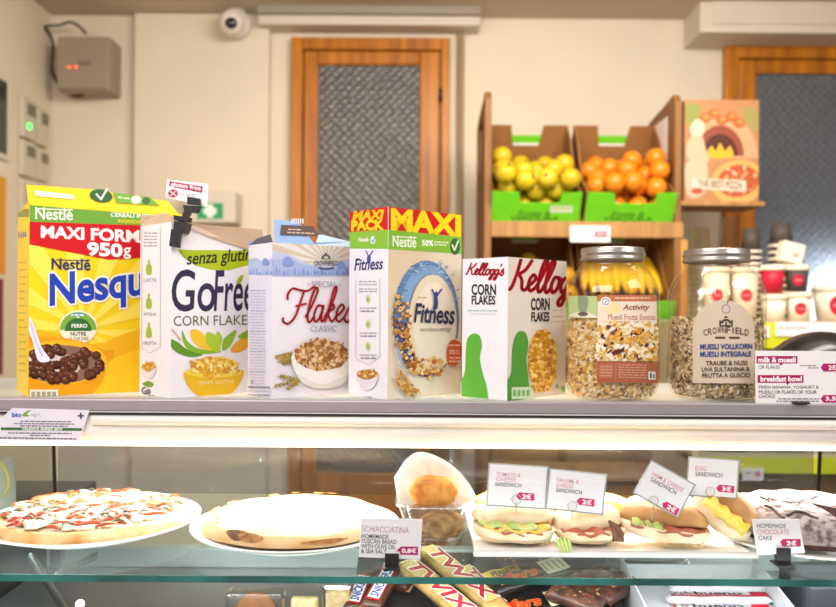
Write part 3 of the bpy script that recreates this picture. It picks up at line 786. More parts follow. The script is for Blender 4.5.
o1, t1 = front(762, 786, 318, 295, SY + .08, 'paper_tub', M_cupw, 'plain white tub under the white lidded cup', True, False, zt)
o2, t2 = front(786, 811, 318, 293, SY + .085, 'paper_tub', M_cupw, 'white tub with a red logo under the charcoal cup', True, True, zt)
o3, t3 = front(814, 856, 318, 287, SY + .12, 'paper_tub', M_cupw, 'big white tub with a red logo at the right edge of the shelf', True, True, zt)
front(761, 784, 295, 266, SY + .08, 'paper_cup', M_red, 'red banded white cup stacked on the plain white tub', True, False, t1 + .0035)
o5, t5 = front(785, 808, 293, 266, SY + .085, 'paper_cup', M_cupd, 'charcoal cup with a red logo stacked on the logo tub', True, True, t2 + .0035)
q = P(790, 262, SY + .085)
b = MB(); b.rbox(-.033, .033, -.02, .02, -.03, .03, M_cupw, .003); b.box(0.0, .018, -.0205, -.0199, -.012, .002, mat('pale_rose', '#d8a8a0', .5))
o = b.build('small_carton', None); o.location = (q.x, SY + .085, t5 + .038); o.rotation_euler = (0, rad(14), 0); tag(o, 'small white carton tilted on top of the charcoal logo cup', 'carton')
for px, lb in ((716, 'white tub with a red logo seen through the muesli jar, nearer its middle'), (745, 'white tub with a red logo seen through the muesli jar edge')):
    front(px - 13, px + 13, 318, 268, SY + .1, 'paper_tub', M_cupw, lb, True, True, zt)

# ------------------------------------------------------------------ glass display case
ZT = 1.281                 # upper shelf (top of glass)
YT = 1.24                  # front edge of the upper shelf
ZG = 1.078                 # middle glass shelf (top)
YG = 1.05
ZD = 0.955                 # candy deck
XA, XB = -0.672, 0.745     # end panels
M_edge = mat('glass_edge_green', '#0f4f4a', .15, spec=.5, vary=.35, scale=10, h2='#2c857c')
M_shelfglass = clear('shelf_glass', '#f0f7f5', 1.5, .45, .0, .01)
M_frost = bpy.data.materials.new('frosted_shelf_glass'); M_frost.use_nodes = True; nt = M_frost.node_tree
pb = nt.nodes['Principled BSDF']; pb.inputs['Base Color'].default_value = (.9, .93, .92, 1); pb.inputs['Roughness'].default_value = .25
tl = nt.nodes.new('ShaderNodeBsdfTranslucent'); tl.inputs[0].default_value = (.95, .97, .96, 1); mxs = nt.nodes.new('ShaderNodeMixShader'); mxs.inputs[0].default_value = .65
nt.links.new(pb.outputs[0], mxs.inputs[1]); nt.links.new(tl.outputs[0], mxs.inputs[2]); nt.links.new(mxs.outputs[0], nt.nodes['Material Output'].inputs[0])
t = thing('display_case', 'glass fronted food display case with lamp and glass shelves', 'display case', (.03, 1.3, 0))
# upper shelf: glass plate in an aluminium nose
b = MB(); b.box(XA - .3, XB + .3, YT + .006, 1.60, ZT - .008, ZT, M_frost); b.build('upper_shelf', t)
b = MB(); b.rbox(XA - .3, XB + .3, YT - .004, YT + .006, ZT - .0165, ZT + .0015, M_alu, .002); b.box(XA - .3, XB + .3, YT - .0035, YT + .05, ZT - .022, ZT - .0175, mat('gap_shadow', '#2a2628', .6)); b.box(XA - .3, XB + .3, YT - .0046, YT - .004, ZT - .0185, ZT - .0166, mat('bright_bead', '#dcd8da', .3, metal=.4)); b.build('front_nose', t)
# lamp housing under the nose
b = MB()
M_lamp = mat('lamp_diffuser', '#fff4e4', .4, emit=.3)
hz0, hz1 = 1.214, ZT - .0225
prof = []
for k in range(9):
    a = rad(-90 + k * 22.5 * .55); 
pts = [(YT + .052, hz1), (YT + .052, hz0), (YT + .03, hz0), (YT + .012, hz0 + .003), (YT + .003, hz0 + .010), (YT, hz0 + .02), (YT, hz1)]
b.prism([(XA - .3, y, z) for y, z in pts], (XB - XA + .6, 0, 0), M_cream); lampb = b.build('lamp_housing', t)
b = MB(); b.box(XA - .2, XB + .2, YT + .02, YT + .045, hz0 - .006, hz0 + .001, mat('tube_glow', '#fff3dd', .4, emit=3.0)); b.build('tube_lamp', lampb)
b = MB(); xl = P(93, 420, YT).x
b.tube([(xl, YT - .001, 1.2505), (XB + .3, YT - .001, 1.2505)], .0075, M_cream, 14); b.build('tube_cover', lampb)
# middle shelf with green edge
b = MB(); b.box(XA, XB, YG, 1.52, ZG - .008, ZG, M_shelfglass); b.build('glass_shelf', t)
b = MB(); b.box(XA, XB, YG - .0012, YG, ZG - .0085, ZG + .0003, M_edge); b.build('glass_edge', t)
# end panels and slanted front pane
for X in (XA, XB):
    b = MB(); b.prism([(X, 1.0, ZD - .05), (X, 1.53, ZD - .05), (X, 1.50, 1.262), (X, YT + .06, 1.262), (X, YT, 1.22), (X, 1.126, 1.209), (X, 1.076, 1.181), (X, 1.039, 1.134), (X, YG - .029, ZG)], (.006 if X < 0 else -.006, 0, 0), clear('end_glass', '#e8eeec', 1.5, .4, .01, .01)); b.build('end_panel', t)
    b = MB(); s = .006 if X < 0 else -.006
    b.prism([(X, 1.53, ZD - .05), (X, 1.533, ZD - .05), (X, 1.503, 1.262), (X, 1.50, 1.262)], (s, 0, 0), mat('gasket', '#3b4240', .5)); b.build('panel_gasket', t)
b = MB(); g = [[(x, y, z) for x in (XA + .01, XB - .01)] for y, z in catmull([(YT - .001, 1.2215), (1.185, 1.2212), (1.125, 1.210), (1.075, 1.182), (1.038, 1.135), (YG - .030, ZG), (YG - .045, 1.02), (YG - .055, ZD - .04)], 5)]
b.sheet(g, M_pane); b.build('front_pane', t)
for x0_, x1_, yy in ((XA + .012, .06, 1.507), (.02, XB - .012, 1.515)):   # rear sliding doors of grey tinted glass
    b = MB(); b.box(x0_, x1_, yy, yy + .004, ZG + .002, 1.262, clear('rear_door_glass', '#dde2e8', 1.5, .3, .01, .02, .07)); b.build('sliding_door', t)
# steel deck, rails and brackets
M_deck = mat('deck_steel', '#85878a', .35, metal=.5, vary=.1, scale=12)
b = MB(); b.box(XA + .008, XB - .008, .99, 1.52, ZD - .02, ZD, M_deck); b.build('deck', t)
b = MB(); b.rbox(XA + .008, XB - .008, 1.47, 1.50, ZD, ZD + .035, mat('deck_rail', '#c9ccd0', .3, metal=.3, vary=.05), .003); b.build('back_rail', t)
b = MB(); b.box(XA, XB, .99, 1.55, 0, ZD - .021, mat('case_base', '#77726c', .5, vary=.08)); b.build('base_cabinet', t)
for px0, py0, px1, py1 in ((31, 556, 66, 612), (96, 556, 58, 574)):
    b = MB(); a, c = P(px0, py0, 1.38), P(px1, py1, 1.22)
    b.tube([a, c], .006, M_steel, 10); b.build('shelf_brace', t)
for X in (XA + .03, XB - .03):
    b = MB(); b.rbox(X - .012, X + .012, 1.46, 1.485, ZD + .0, ZG - .008, M_steel, .003); b.build('shelf_post', t)
b = MB(); q = P(80, 604, 1.14); b.tube([(q.x, q.y, ZD), (q.x, q.y, q.z - .004)], .004, M_steel, 8); b.ell(q, .006, .006, .006, mat('led_bulb', '#f4f6ff', .3, emit=5.0), 12, 8); b.build('spot_lamp', t)

# certificate ticket hung on the nose at left
Yt = YT - .0052
b = MB(); pts = [(12, 408.2), (89.5, 410.2), (79, 441), (-22, 440)]
b.prism([P(x, y, Yt) for x, y in pts], (0, .0012, 0), mat('ticket_paper', '#dcd6e2', .5, vary=.02))
A = Art(b, planeproj(V((0, Yt, 0)), V((0, -1, 0))), pts)
A.text('bio', 12, 412.5, 21, 417, '#3b5fae', bold=.04); A.blob([(22, 415), (27, 411), (31, 410.5), (27, 414), (30, 416), (24, 416.5)], '#7aa63a'); A.text('agri', 31, 412.5, 40, 417.5, '#9a9fa8')
A.rect(77.6, 415, 84, 416.6, '#3d3a44'); A.rect(80, 412.6, 81.8, 419, '#3d3a44')
A.micro(20, 420.6, 72, 1.2, '#77707e', .01); A.micro(14, 422.9, 76, 1.2, '#77707e', .01); A.micro(20, 425.2, 68, 1.2, '#77707e', .01)
A.rect(1, 427.3, 82, 430, '#3f6a44', .01); A.text('VALIDITA ANNO 2019', 22, 427.7, 62, 429.9, '#e8f0e6', .01, bold=.03)
A.micro(8, 432.2, 72, 1.2, '#77707e', .01); A.micro(30, 434.6, 50, 1.2, '#77707e', .01); A.micro(0, 437, 76, 1.3, '#6b6472', .015)
o = b.build('certificate_ticket'); tag(o, 'slanted white certificate ticket with a green band on the case edge', 'ticket')

def clip_card(name, pts, bottom, art, label, clipx, Y, group, clip_y):
    """Paper price card held upright by a small black clip; pts = four image corners at depth Y."""
    q = [P(x, y, Y) for x, y in pts]
    c = q[2] * .5 + q[3] * .5
    t = thing(name, label, 'price card', (c.x, Y, bottom), group)
    b = MB(); b.prism(q, (0, .0015, 0), M_white); A = Art(b, planeproj(V((0, Y, 0)), V((0, -1, 0))), pts); art(A); b.build('card', t)
    x0, x1 = P(clipx[0], 400, Y).x, P(clipx[1], 400, Y).x; z1 = P(clipx[0], clip_y, Y).z
    b = MB(); b.rbox(x0, x1, Y - .004, Y - .0003, bottom, z1, M_dark, .001); b.rbox(x0, x1, Y + .0017, Y + .006, bottom, z1, M_dark, .001)
    b.rbox(x0 - .002, x1 + .002, Y - .012, Y + .016, bottom, bottom + .003, M_dark, .001); b.build('clip', t)
    return t
MAG = '#b31a6c'; INK = '#4a4450'
def a_schia(A):
    A.text('SCHIACCIATINA', 362, 525.5, 409, 531.5, '#b98ab0', .04)
    for k, s in enumerate(('HOMEMADE', 'TUSCAN BREAD', 'WITH OLIVE OIL', '& SEA SALT')):
        w = (27, 35, 34, 25)[k]; A.text(s, 361.5 - .1 * k, 533.8 + 5 * k, 361.5 + w, 538 + 5 * k, INK, .03, bold=.008)
    A.poly([(396, 551), (401, 546.5), (418, 546.5), (418, 555), (400, 554.6), (400, 551.8)], MAG); A.text('0,8€', 402, 548.3, 416, 553.3, '#ffffff', bold=.03)
clip_card('price_card', [(361.5, 518), (422.5, 519.5), (420, 559.5), (358.5, 557)], ZG, a_schia, 'price card for flat Tuscan bread clipped to the glass shelf', (386, 400), 1.085, 'price cards on clips', 553)
def a_cake(A):
    A.text('HOMEMADE', 757, 523.5, 786, 528, INK, .01); A.text('CHOCOLATE', 757.5, 529.3, 789, 534.2, '#d9788e', .01); A.text('CAKE', 758.5, 535.6, 772, 540, INK, .01)
    A.poly([(780, 542), (783, 539), (800.5, 539), (801, 546.5), (783, 546.5)], '#c22560'); A.text('2€', 786.5, 540.8, 796, 545.2, '#ffffff', bold=.03)
clip_card('price_card', [(752, 519.5), (799, 519.5), (805, 553), (757.5, 555)], ZG, a_cake, 'price card for chocolate cake standing before the cake', (777, 791), 1.11, 'price cards on clips', 547.5)
def a_muesli(A):
    A.rect(756.5, 356, 797.5, 363.5, '#a8185e'); A.text('milk & muesli', 758.5, 357.3, 795.5, 362.3, '#ffffff', bold=.03); A.poly([(779, 363.4), (783, 363.4), (781, 366)], '#a8185e')
    A.text('OR FLAKES', 758.5, 365.3, 779.5, 369, INK); A.micro(800, 365, 818, 1.1, '#8a8590'); A.micro(808, 367.3, 818, 1.1, '#8a8590')
    A.poly([(820.5, 367.5), (823.5, 363.5), (843, 363.5), (843, 371.5), (823.5, 371.5)], MAG); A.text('2€', 828.5, 365.2, 835.5, 369.8, '#ffffff', bold=.03)
    A.rect(757.5, 375, 803.5, 382.7, '#a8185e'); A.text('breakfast bowl', 760.5, 376.3, 801.5, 381.3, '#ffffff', bold=.03); A.poly([(785.5, 382.6), (789.5, 382.6), (787.5, 385)], '#a8185e')
    A.text('FRESH BANANA, YOGHURT &', 758.8, 385.5, 818.5, 389, INK); A.text('MUESLI OR FLAKES OF YOUR', 758.8, 390.2, 816.5, 393.7, INK); A.text('CHOICE', 758.8, 394.5, 775, 398, INK)
    A.micro(778, 398.2, 819, 1.1, '#8a8590'); A.micro(776, 400.6, 819, 1.1, '#8a8590')
    A.poly([(820.5, 398.8), (823.5, 395), (845, 395), (845, 402.5), (823.5, 402.5)], MAG); A.text('3,5€', 825.5, 396.5, 841, 401, '#ffffff', bold=.03)
clip_card('price_card', [(755.3, 350.7), (848, 351.3), (848, 404.3), (755.8, 403.2)], ZT + .0017, a_muesli, 'large price card for milk muesli and breakfast bowl', (793, 805.5), 1.2405, 'price cards on clips', 401.2)

# black dome on the upper shelf at right
q = P(822, 386, 1.44); r = .107
t = thing('dome_lid', 'black shiny dome lid on the upper shelf behind the muesli card', 'dome lid', (q.x, 1.44, ZT))
M_blk = mat('black_enamel', '#17161a', .22, vary=.1, spec=.6)
b = MB(); b.lathe([(r, 0), (r + .006, .004), (r, .008)] + [(r * math.cos(rad(k * 9)), .008 + .098 * math.sin(rad(k * 9))) for k in range(1, 11)], (q.x, 1.44, ZT + .0003), M_blk, 40); b.build('dome', t)
b = MB(); b.lathe([(r + .002, .0), (r + .011, .001), (r + .012, .005), (r + .002, .006), (r + .002, .0)], (q.x, 1.44, ZT + .0003), mat('dome_rim', '#34313a', .3, metal=.5), 40); b.build('rim', t)

# ------------------------------------------------------------------ cereal cartons
def carton(name, label, xc, xl, xr, ytop, Yc, deg, face, side, group=None):
    """Carton with its near corner at pixel column xc; returns root, mesh builder, art for front and side, and the corners."""
    th = rad(deg); c, s = math.cos(th), math.sin(th)
    ym = (ytop + 400) / 2
    A = P(xc, ym, Yc); A.z = ZT
    sr = P(xr, ym, 1).x; sl = P(xl, ym, 1).x
    L = (sr * Yc - A.x) / (c - sr * s); W = (A.x - sl * Yc) / (s + sl * c)
    H = P(xc, ytop, Yc).z - ZT
    B = A + V((L * c, L * s, 0)); D = A + V((-W * s, W * c, 0)); C = B + (D - A)
    up = V((0, 0, H)); z0 = V((0, 0, .0003))
    t = thing(name, label, 'cereal box', tuple((A + C) / 2), group)
    b = MB()
    q = [A + z0, B + z0, C + z0, D + z0, A + up, B + up, C + up, D + up]
    b.add(q, [(0, 1, 5, 4)], face); b.add(q, [(3, 0, 4, 7)], side); b.add(q, [(1, 2, 6, 5), (2, 3, 7, 6), (3, 2, 1, 0)], face)
    n1 = V((s, -c, 0)); n2 = V((-c, -s, 0))
    w1 = [topx(p) for p in (A + up, B + up, B + z0, A + z0)]; w2 = [topx(p) for p in (D + up, A + up, A + z0, D + z0)]
    f = Art(b, planeproj(A, n1), w1); g = Art(b, planeproj(A, n2), w2)
    return t, b, f, g, dict(A=A, B=B, C=C, D=D, up=up, c=c, s=s, L=L, W=W, H=H, n1=n1, n2=n2)
def top_panel(b, K, m, sag=0.0):
    u = K['up'] - V((0, 0, .0004)); b.add([K['A'] + u, K['B'] + u, K['C'] + u, K['D'] + u], [(0, 1, 2, 3)], m)
def flap(name, root, pts, m, th=(0, .0008, 0), art=None):
    b = MB(); b.prism(pts, th, m)
    if art: art(b)
    return b.build(name, root)
GRAIN = ['#d9a23a', '#e6bb5e', '#c4832a', '#f0cf86']

# --- tall yellow chocolate cereal carton
M_y = mat('carton_yellow', '#f3cf0a', .4, vary=.04, scale=12)
t, b, f, g, K = carton('cereal_box', 'tall yellow chocolate cereal carton at the left end of the shelf', 29, 17.3, 182, 204.8, 1.27, 33, M_y, M_y)
for k in range(14):
    a = rad(k * 360 / 14 + 6); w = rad(7)
    f.poly([(84, 330), (84 + 190 * math.cos(a - w), 330 + 190 * math.sin(a - w)), (84 + 190 * math.cos(a + w), 330 + 190 * math.sin(a + w))], '#f7dc52')
f.blob([(26, 336), (60, 334), (95, 344), (130, 332), (185, 322), (190, 410), (20, 410)], '#edb213')
f.blob([(100, 372), (130, 352), (190, 346), (190, 410), (90, 410)], '#f2c21a')
f.poly([(29, 205), (182, 217.5), (182, 229), (140, 225.3), (29, 221.7)], '#6aa038'); 
f.poly([(29, 221.7), (140, 225.3), (190, 229), (190, 253), (139.5, 257.9), (108.7, 259.9), (29, 244.3)], '#c4101c')
f.text('Nestlé', 35.4, 207.5, 72.5, 219, '#eef0e0', .035, bold=.015); f.rect(38, 208.3, 73, 209.4, '#eef0e0', .035)
f.text('CEREALI INTEGRALI', 110.5, 212.6, 168, 216.6, '#f2f2e6', .05, bold=.02); f.text('INGREDIENTE N.1', 118, 219.3, 160, 222.6, '#e3d02e', .05, bold=.02)
f.text('MAXI FORMATO', 41.5, 226, 178, 237.3, '#fbf3ee', .05, bold=.035); f.text('950', 88, 242.6, 121.5, 255, '#fbf3ee', .05, bold=.04); f.text('g', 123.5, 247.5, 130.5, 258.5, '#fbf3ee', .03, bold=.018)
f.text('Nestlé', 51.7, 258.3, 90, 269.5, '#27305e', .02, bold=.02); f.rect(56, 259.4, 90, 260.4, '#27305e', .02)
f.text('Nesquik', 50.5, 275, 172, 315, '#1f3fae', -.12, bold=.03, outline=('#f3efe0', .07))
# badge
f.ellipse(78, 327, 19, 16.5, '#f1e9cf'); f.ellipse(78, 330, 18.5, 18, '#3f7fae', a0=60, a1=120); 
f.poly([(60, 330)] + [(78 + 18.4 * math.cos(rad(180 - k * 6)), 330 - 18 * math.sin(rad(180 - k * 6))) for k in range(31)] + [(92, 330), (78, 316), (64, 330)], '#7aa83c')
f.ellipse(78, 331, 18.4, 18.2, '#4d86b8', a0=62, a1=118); f.ellipse(78, 331, 13.5, 13, '#2e6b30', a0=0, a1=180)
f.text('FERRO', 71.5, 324, 87, 327.6, '#f2efe0', bold=.03); f.text('NUTRE', 70.5, 332, 86, 335.6, '#3d3a30', bold=.02); f.text('LE TUE IDEE', 68.5, 337, 88.5, 340, '#5a564a')
f.micro(71, 314, 85, 2, '#d6e6f0')
# bowl of chocolate balls, pouring milk
f.blob([(20, 345), (40, 337), (65, 338), (90, 344), (104, 350), (113, 350), (112, 357), (106, 362), (103, 378), (92, 394), (78, 408), (20, 410)], '#e59a0c')
f.ellipse(62, 362, 45, 22, '#f2b421'); f.ellipse(61, 364, 42, 19, '#8a6452'); f.ellipse(50, 366, 30, 14, '#d9c7bd')
balls = [(R.uniform(22, 101), R.uniform(347, 382)) for _ in range(105)]
balls = sorted([q for q in balls if inell(61, 364, 40, 17.5)(*q)], key=lambda q: q[1])
for i in range(0, len(balls), 12):
    for x, y in balls[i:i + 12]:
        pass
    A_ = [[(x + 5.0 * math.cos(k * .785), y + 4.6 * math.sin(k * .785)) for k in range(8)] for x, y in balls[i:i + 12]]
    f._put(A_, '#4b2416'); f._put([[(x - .8 + 3.0 * math.cos(k * .785), y - .9 + 2.5 * math.sin(k * .785)) for k in range(8)] for x, y in balls[i:i + 12]], '#6b3a25')
    f._put([[(x - 1.5 + 1.1 * math.cos(k * 1.05), y - 1.8 + .8 * math.sin(k * 1.05)) for k in range(6)] for x, y in balls[i:i + 12:2]], '#a07c68')
f.blob([(26, 315), (30, 317), (36, 332), (42, 348), (50, 360), (40, 362), (36, 356), (32, 340), (26, 325)], '#e8e4f0'); f.stroke([(30, 322), (36, 342), (42, 356)], 1.5, '#c9c3dc')
f.rect(29.5, 389.5, 58, 398.5, '#efe6cc')
for k in range(5): f.rect(31 + 5.2 * k, 391.5, 35 + 5.2 * k, 397, '#a39a86')
g.rect(17.5, 209, 29, 217, '#8a8a3a', .0); g.text('Nes', 18.5, 232, 26.5, 239, '#8a6aa0', -.35, bold=.03)
for k in range(16): g.micro(19.5, 262 + 7.2 * k, 26.5, 1.1, '#b9a23a')
b.build('carton', t)
Kn = K; u = K['up']
e = (K['B'] - K['A']).normalized(); bk = (K['D'] - K['A']).normalized()
# lid flap standing up from the back of the opening, yellow gusset at the left end
M_y2 = mat('flap_yellow', '#edc613', .45, vary=.05)
fa, fb = K['A'] + u + bk * .012, K['B'] + u + bk * .012
h1 = V((0, 0, .034)) + bk * .010
pts = [fa, fb, fb + h1 * .72 - e * .02, fa + e * .10 + h1 * 1.02, fa + h1 * 1.0 - e * .002]
def art(bb):
    pr = planeproj(pts[0] - bk * .0002, (h1.cross(e))); a = Art(bb, pr, None, base=.0009)
    a.poly([(33.5, 190.5), (73, 195), (75, 199.5), (36, 196)], '#ece6d2'); a.micro(40, 193.5, 70, 1.2, '#b9b2a0', .1)
    a.ellipse(101, 196, 11.5, 6.6, '#2d5a2a', rot=8); a.stroke([(96, 194), (101, 199.5), (107, 189)], 1.7, '#eef3e6', smooth=False)
    a.poly([(113, 192.5), (150, 197.5), (160, 206), (116, 203)], '#6d9a3a'); a.ellipse(136, 200, 5, 4, '#dfe6cf'); a.ellipse(146, 201, 4, 3.6, '#39602c'); a.micro(118, 197, 130, 1.1, '#d8e2b8', .12)
flap('lid_flap', t, pts, M_y2, tuple(bk * .0009), art)
flap('top_flap', t, [K['A'] + u, K['B'] + u, K['B'] + u + bk * .0115 + V((0, 0, .003)), K['A'] + u + bk * .0115 + V((0, 0, .003))], M_y2, (0, 0, .0006))
flap('end_gusset', t, [K['A'] + u, K['A'] + u + bk * .012 + V((0, 0, .006)), K['A'] + u + bk * .07 + V((0, 0, .004)), K['D'] + u], M_y2, tuple(e * .0006))

# --- white gluten free cornflakes carton with a torn open top
M_w = mat('carton_white', '#ece7ec', .42, vary=.03, scale=10)
M_k = mat('carton_inside', '#c3a68c', .75, vary=.08, scale=18)
t, b, f, g, K = carton('cereal_box', 'white gluten free cornflakes carton with its top torn open', 171, 140, 262, 221.8, 1.26, 45, M_w, M_w)
f.poly([(177.3, 249), (190, 250.2), (215, 250), (235, 250.6), (262, 249), (262, 262), (245, 266), (228, 270.5), (212, 270), (196, 266), (184, 258)], '#a9b812')
f.poly([(177.3, 249), (180, 250), (188, 259), (198, 264), (196, 266), (184, 258)], '#8fa012')
f.text('senza glutine', 187, 252.5, 258, 268.5, '#2c2a16', -.07, bold=.02, shear=.15)
f.text('Go', 172, 270, 215, 311, '#2f2747', .0, bold=.012, shear=.08); f.text('Free', 214, 271, 253.5, 311, '#2f2747', -.02, bold=.012, shear=.12); f.blob([(236, 283), (239, 277), (243, 275), (242, 281), (238, 284)], '#98ac1a')
f.text('CORN FLAKES', 173.6, 316, 252.5, 326, '#55582a', -.015)
f.blob([(163, 337), (176, 341), (188, 350), (203, 354.5), (190, 357), (176, 352), (168, 343)], '#5f8f22')
f.blob([(182, 330), (188, 342), (200, 349), (215, 350), (221, 352), (205, 354), (190, 351), (183, 342)], '#7fae2a')
f.blob([(190, 331), (198, 330), (209, 340), (215, 350), (203, 349), (193, 342)], '#e9bd2b'); f.blob([(207, 332), (216, 336), (220, 346), (219, 353), (212, 350), (206, 341)], '#a8c42c')
f.blob([(217, 331), (222, 337), (220, 346), (216, 340)], '#a8c42c'); f.blob([(222, 350), (223, 340), (229, 334), (236, 330), (233, 341), (227, 349)], '#8db428'); f.blob([(230, 351), (236, 342), (248, 336), (250, 344), (240, 352)], '#e8a437')
f.blob([(238, 336), (252, 328), (254, 333), (244, 339)], '#8db428')
f.stroke([(160, 326), (172, 330), (180, 340)], 2.2, '#e6cfc0')
f.blob([(184, 372), (200, 377), (228, 376), (243, 370), (239, 384), (230, 394), (213, 398), (197, 395), (187, 385)], '#e0b31c'); f.ellipse(213.5, 372, 29, 5.5, '#f0cf4a')
f.ellipse(214, 366, 24, 9, '#d9a02a'); f.flakes(lambda x, y: inell(214, 367, 26, 10)(x, y), (186, 356, 242, 378), 150, ['#e8b83a', '#f2d060', '#cf932a', '#f6dd8a'], 1.6, 3.2)
f.text('SENZA GLUTINE', 199, 381, 233, 384.5, '#f6e9a8', -.05)
for k in range(5): g.micro(144, 232.5 + 3.2 * k, 157, 1.2, '#8d8a84')
for y, s in ((260, 'LATTE'), (294, 'ACQUA'), (323, 'FRUTTA')):
    g.blob([(148, y), (150, y), (150, y + 4), (151.5, y + 6), (151.5, y + 14), (146.5, y + 14), (146.5, y + 6), (148, y + 4)], '#9db63a')
    g.text(s, 144, y + 18.5, 156.5, y + 22, '#7d7a70', .0)
g.stroke([(142, 226), (142, 348), (150, 353), (160.5, 347), (160.5, 226)], .5, '#b9b4ae', smooth=False)
g.ellipse(149, 367.5, 7.5, 5.2, '#d8963a'); g.flakes(inell(149, 366, 7, 5), (142, 360, 157, 372), 50, GRAIN, .8, 1.6); g.blob([(141.8, 368), (149, 372), (156.5, 368), (154.5, 376), (149, 378.5), (143.5, 376)], '#ded8dc')
g.blob([(143, 384), (149, 381), (154, 384), (150, 387)], '#6f9a28'); g.text('Go', 142.5, 387, 151, 394, '#3a3550', bold=.02); g.text('Free', 145, 393, 155, 399, '#3a3550', bold=.02)
# bare card where the printed top edge tore away
f.poly([(184, 222), (262, 222), (262, 249.2), (246, 249), (226, 243), (206, 236), (190, 227)], M_k); f.poly([(184, 222), (200, 228), (222, 238), (208, 236), (192, 230)], '#d9c3ae')
b.build('carton', t)
u = K['up']; e = (K['B'] - K['A']).normalized(); bk = (K['D'] - K['A']).normalized()
z = V((0, 0, 1))
flap('end_flap', t, [K['A'] + u, K['D'] + u, K['D'] + u + z * .010 + e * .008, K['D'] + u - bk * .03 + z * .021 + e * .02, K['A'] + u + bk * .03 + z * .016 + e * .01], M_k, tuple(e * .0008))
flap('back_flap', t, [K['D'] + u, K['C'] + u, K['C'] + u + z * .012, K['D'] + u + e * .10 + z * .010, K['D'] + u + e * .05 + z * .022, K['D'] + u + z * .016], M_k, tuple(bk * .0008))
Kg = K
# clip and small sign on the torn edge
cl = thing('sign_clip', 'black clip on the torn cornflakes carton holding a gluten free sign', 'sign clip', tuple(K['A'] + u))
Yk = 1.268
def bar(x0, y0, x1, y1, x2, y2, x3, y3, d0, d1, m=M_dark):
    return MB().prism([P(x0, y0, Yk + d0), P(x1, y1, Yk + d0), P(x2, y2, Yk + d0), P(x3, y3, Yk + d0)], (0, d1, 0), m)
bar(171, 229, 181, 230.5, 179, 248, 169, 246, -.016, .008).build('front_jaw', cl)
bb = bar(174, 221, 187, 222.5, 184, 233, 173, 231, -.014, .034); b2 = bar(173, 215, 189, 217, 188, 221.5, 174, 220, -.012, .02); bb.add(b2.v, b2.f, M_dark); bb.build('hinge', cl)
bb = bar(183, 205, 200, 206, 197, 213, 184, 212, -.008, .010); b2 = bar(187, 196.5, 199.5, 198.5, 200, 205, 187, 204, -.008, .010); bb.add(b2.v, b2.f, M_dark)
b2 = bar(183, 212, 190, 213, 187, 217, 182, 216, -.010, .012); bb.add(b2.v, b2.f, M_dark); bb.build('top_jaw', cl)
cw = [(167, 179.5), (208, 184), (207, 207), (165.5, 197)]
sg = thing('sign', 'small gluten free sign held by the black clip', 'sign', tuple(P(187, 205, Yk)))
b = MB(); q = [P(x, y, Yk) for x, y in cw]; b.prism(q, (0, .0012, 0), M_white); A = Art(b, planeproj(V((0, Yk, 0)), V((0, -1, 0))), cw)
A.poly([(169.5, 181), (203, 186.5), (202, 193), (169, 186.5)], '#b02a4e'); A.text('gluten free', 171, 181.8, 200.5, 187.2, '#f7e6ea', .15, bold=.03)
A.ellipse(173, 193.5, 5, 4.2, '#c23a4a'); A.stroke([(170, 191), (176, 196)], .8, '#f2e6e6'); A.stroke([(175.5, 191), (170.5, 196)], .8, '#f2e6e6'); A.text('FLAKES', 181, 192.5, 196, 195.5, '#8a8088', .12); b.build('sign_card', sg)

# --- pale blue and white flakes carton
M_p = mat('carton_pale', '#e7e2ea', .42, vary=.03, scale=10); M_p2 = mat('carton_lilac', '#dedbea', .42, vary=.03, scale=10)
t, b, f, g, K = carton('cereal_box', 'white and pale blue flakes carton with its blue lid flap raised', 272, 248.2, 354, 242.3, 1.265, 38, M_p, M_p2)
f.rect(270, 242, 356, 276, '#ddd6d6')
for k in range(12):
    a = rad(180 + k * 16 - 4); f.poly([(326, 262), (326 + 90 * math.cos(a), 262 + 90 * math.sin(a)), (326 + 90 * math.cos(a + .12), 262 + 90 * math.sin(a + .12))], '#cdbda8')
f.blob([(268, 254), (284, 253), (298, 259), (312, 265), (330, 266), (356, 258), (360, 274), (266, 274)], '#b9c2e0'); f.blob([(268, 262), (290, 259), (306, 265), (340, 268), (358, 264), (358, 275), (266, 275)], '#a3b2dc')
g.rect(247, 242, 273, 276, '#e6e2ee'); g.blob([(246, 262), (256, 258), (264, 262), (274, 258), (276, 274), (246, 274)], '#b3bfe2')
def village(a, x0, x1, y):
    x = x0
    while x < x1:
        w = R.uniform(1.5, 4); h = R.uniform(2, 7); a.poly([(x, y), (x + R.uniform(0, 1), y - h), (x + w * .6, y - h * 1.1), (x + w, y)], R.choice(['#7f98d4', '#8ea6dc', '#6f8bcc'])); x += w + R.uniform(0, 1.6)
village(f, 273, 352, 274.5); village(g, 249, 271, 274.5)
for q, k in (((288, 262), 5), ((266, 262), 3.5), ((341, 265), 3.5)): (g if q[0] < 272 else f).blob([(q[0] - k, q[1] + 3), (q[0] - k * .6, q[1] - k), (q[0] + k * .5, q[1] - k * .8), (q[0] + k, q[1] + 3)], '#7f98d4')
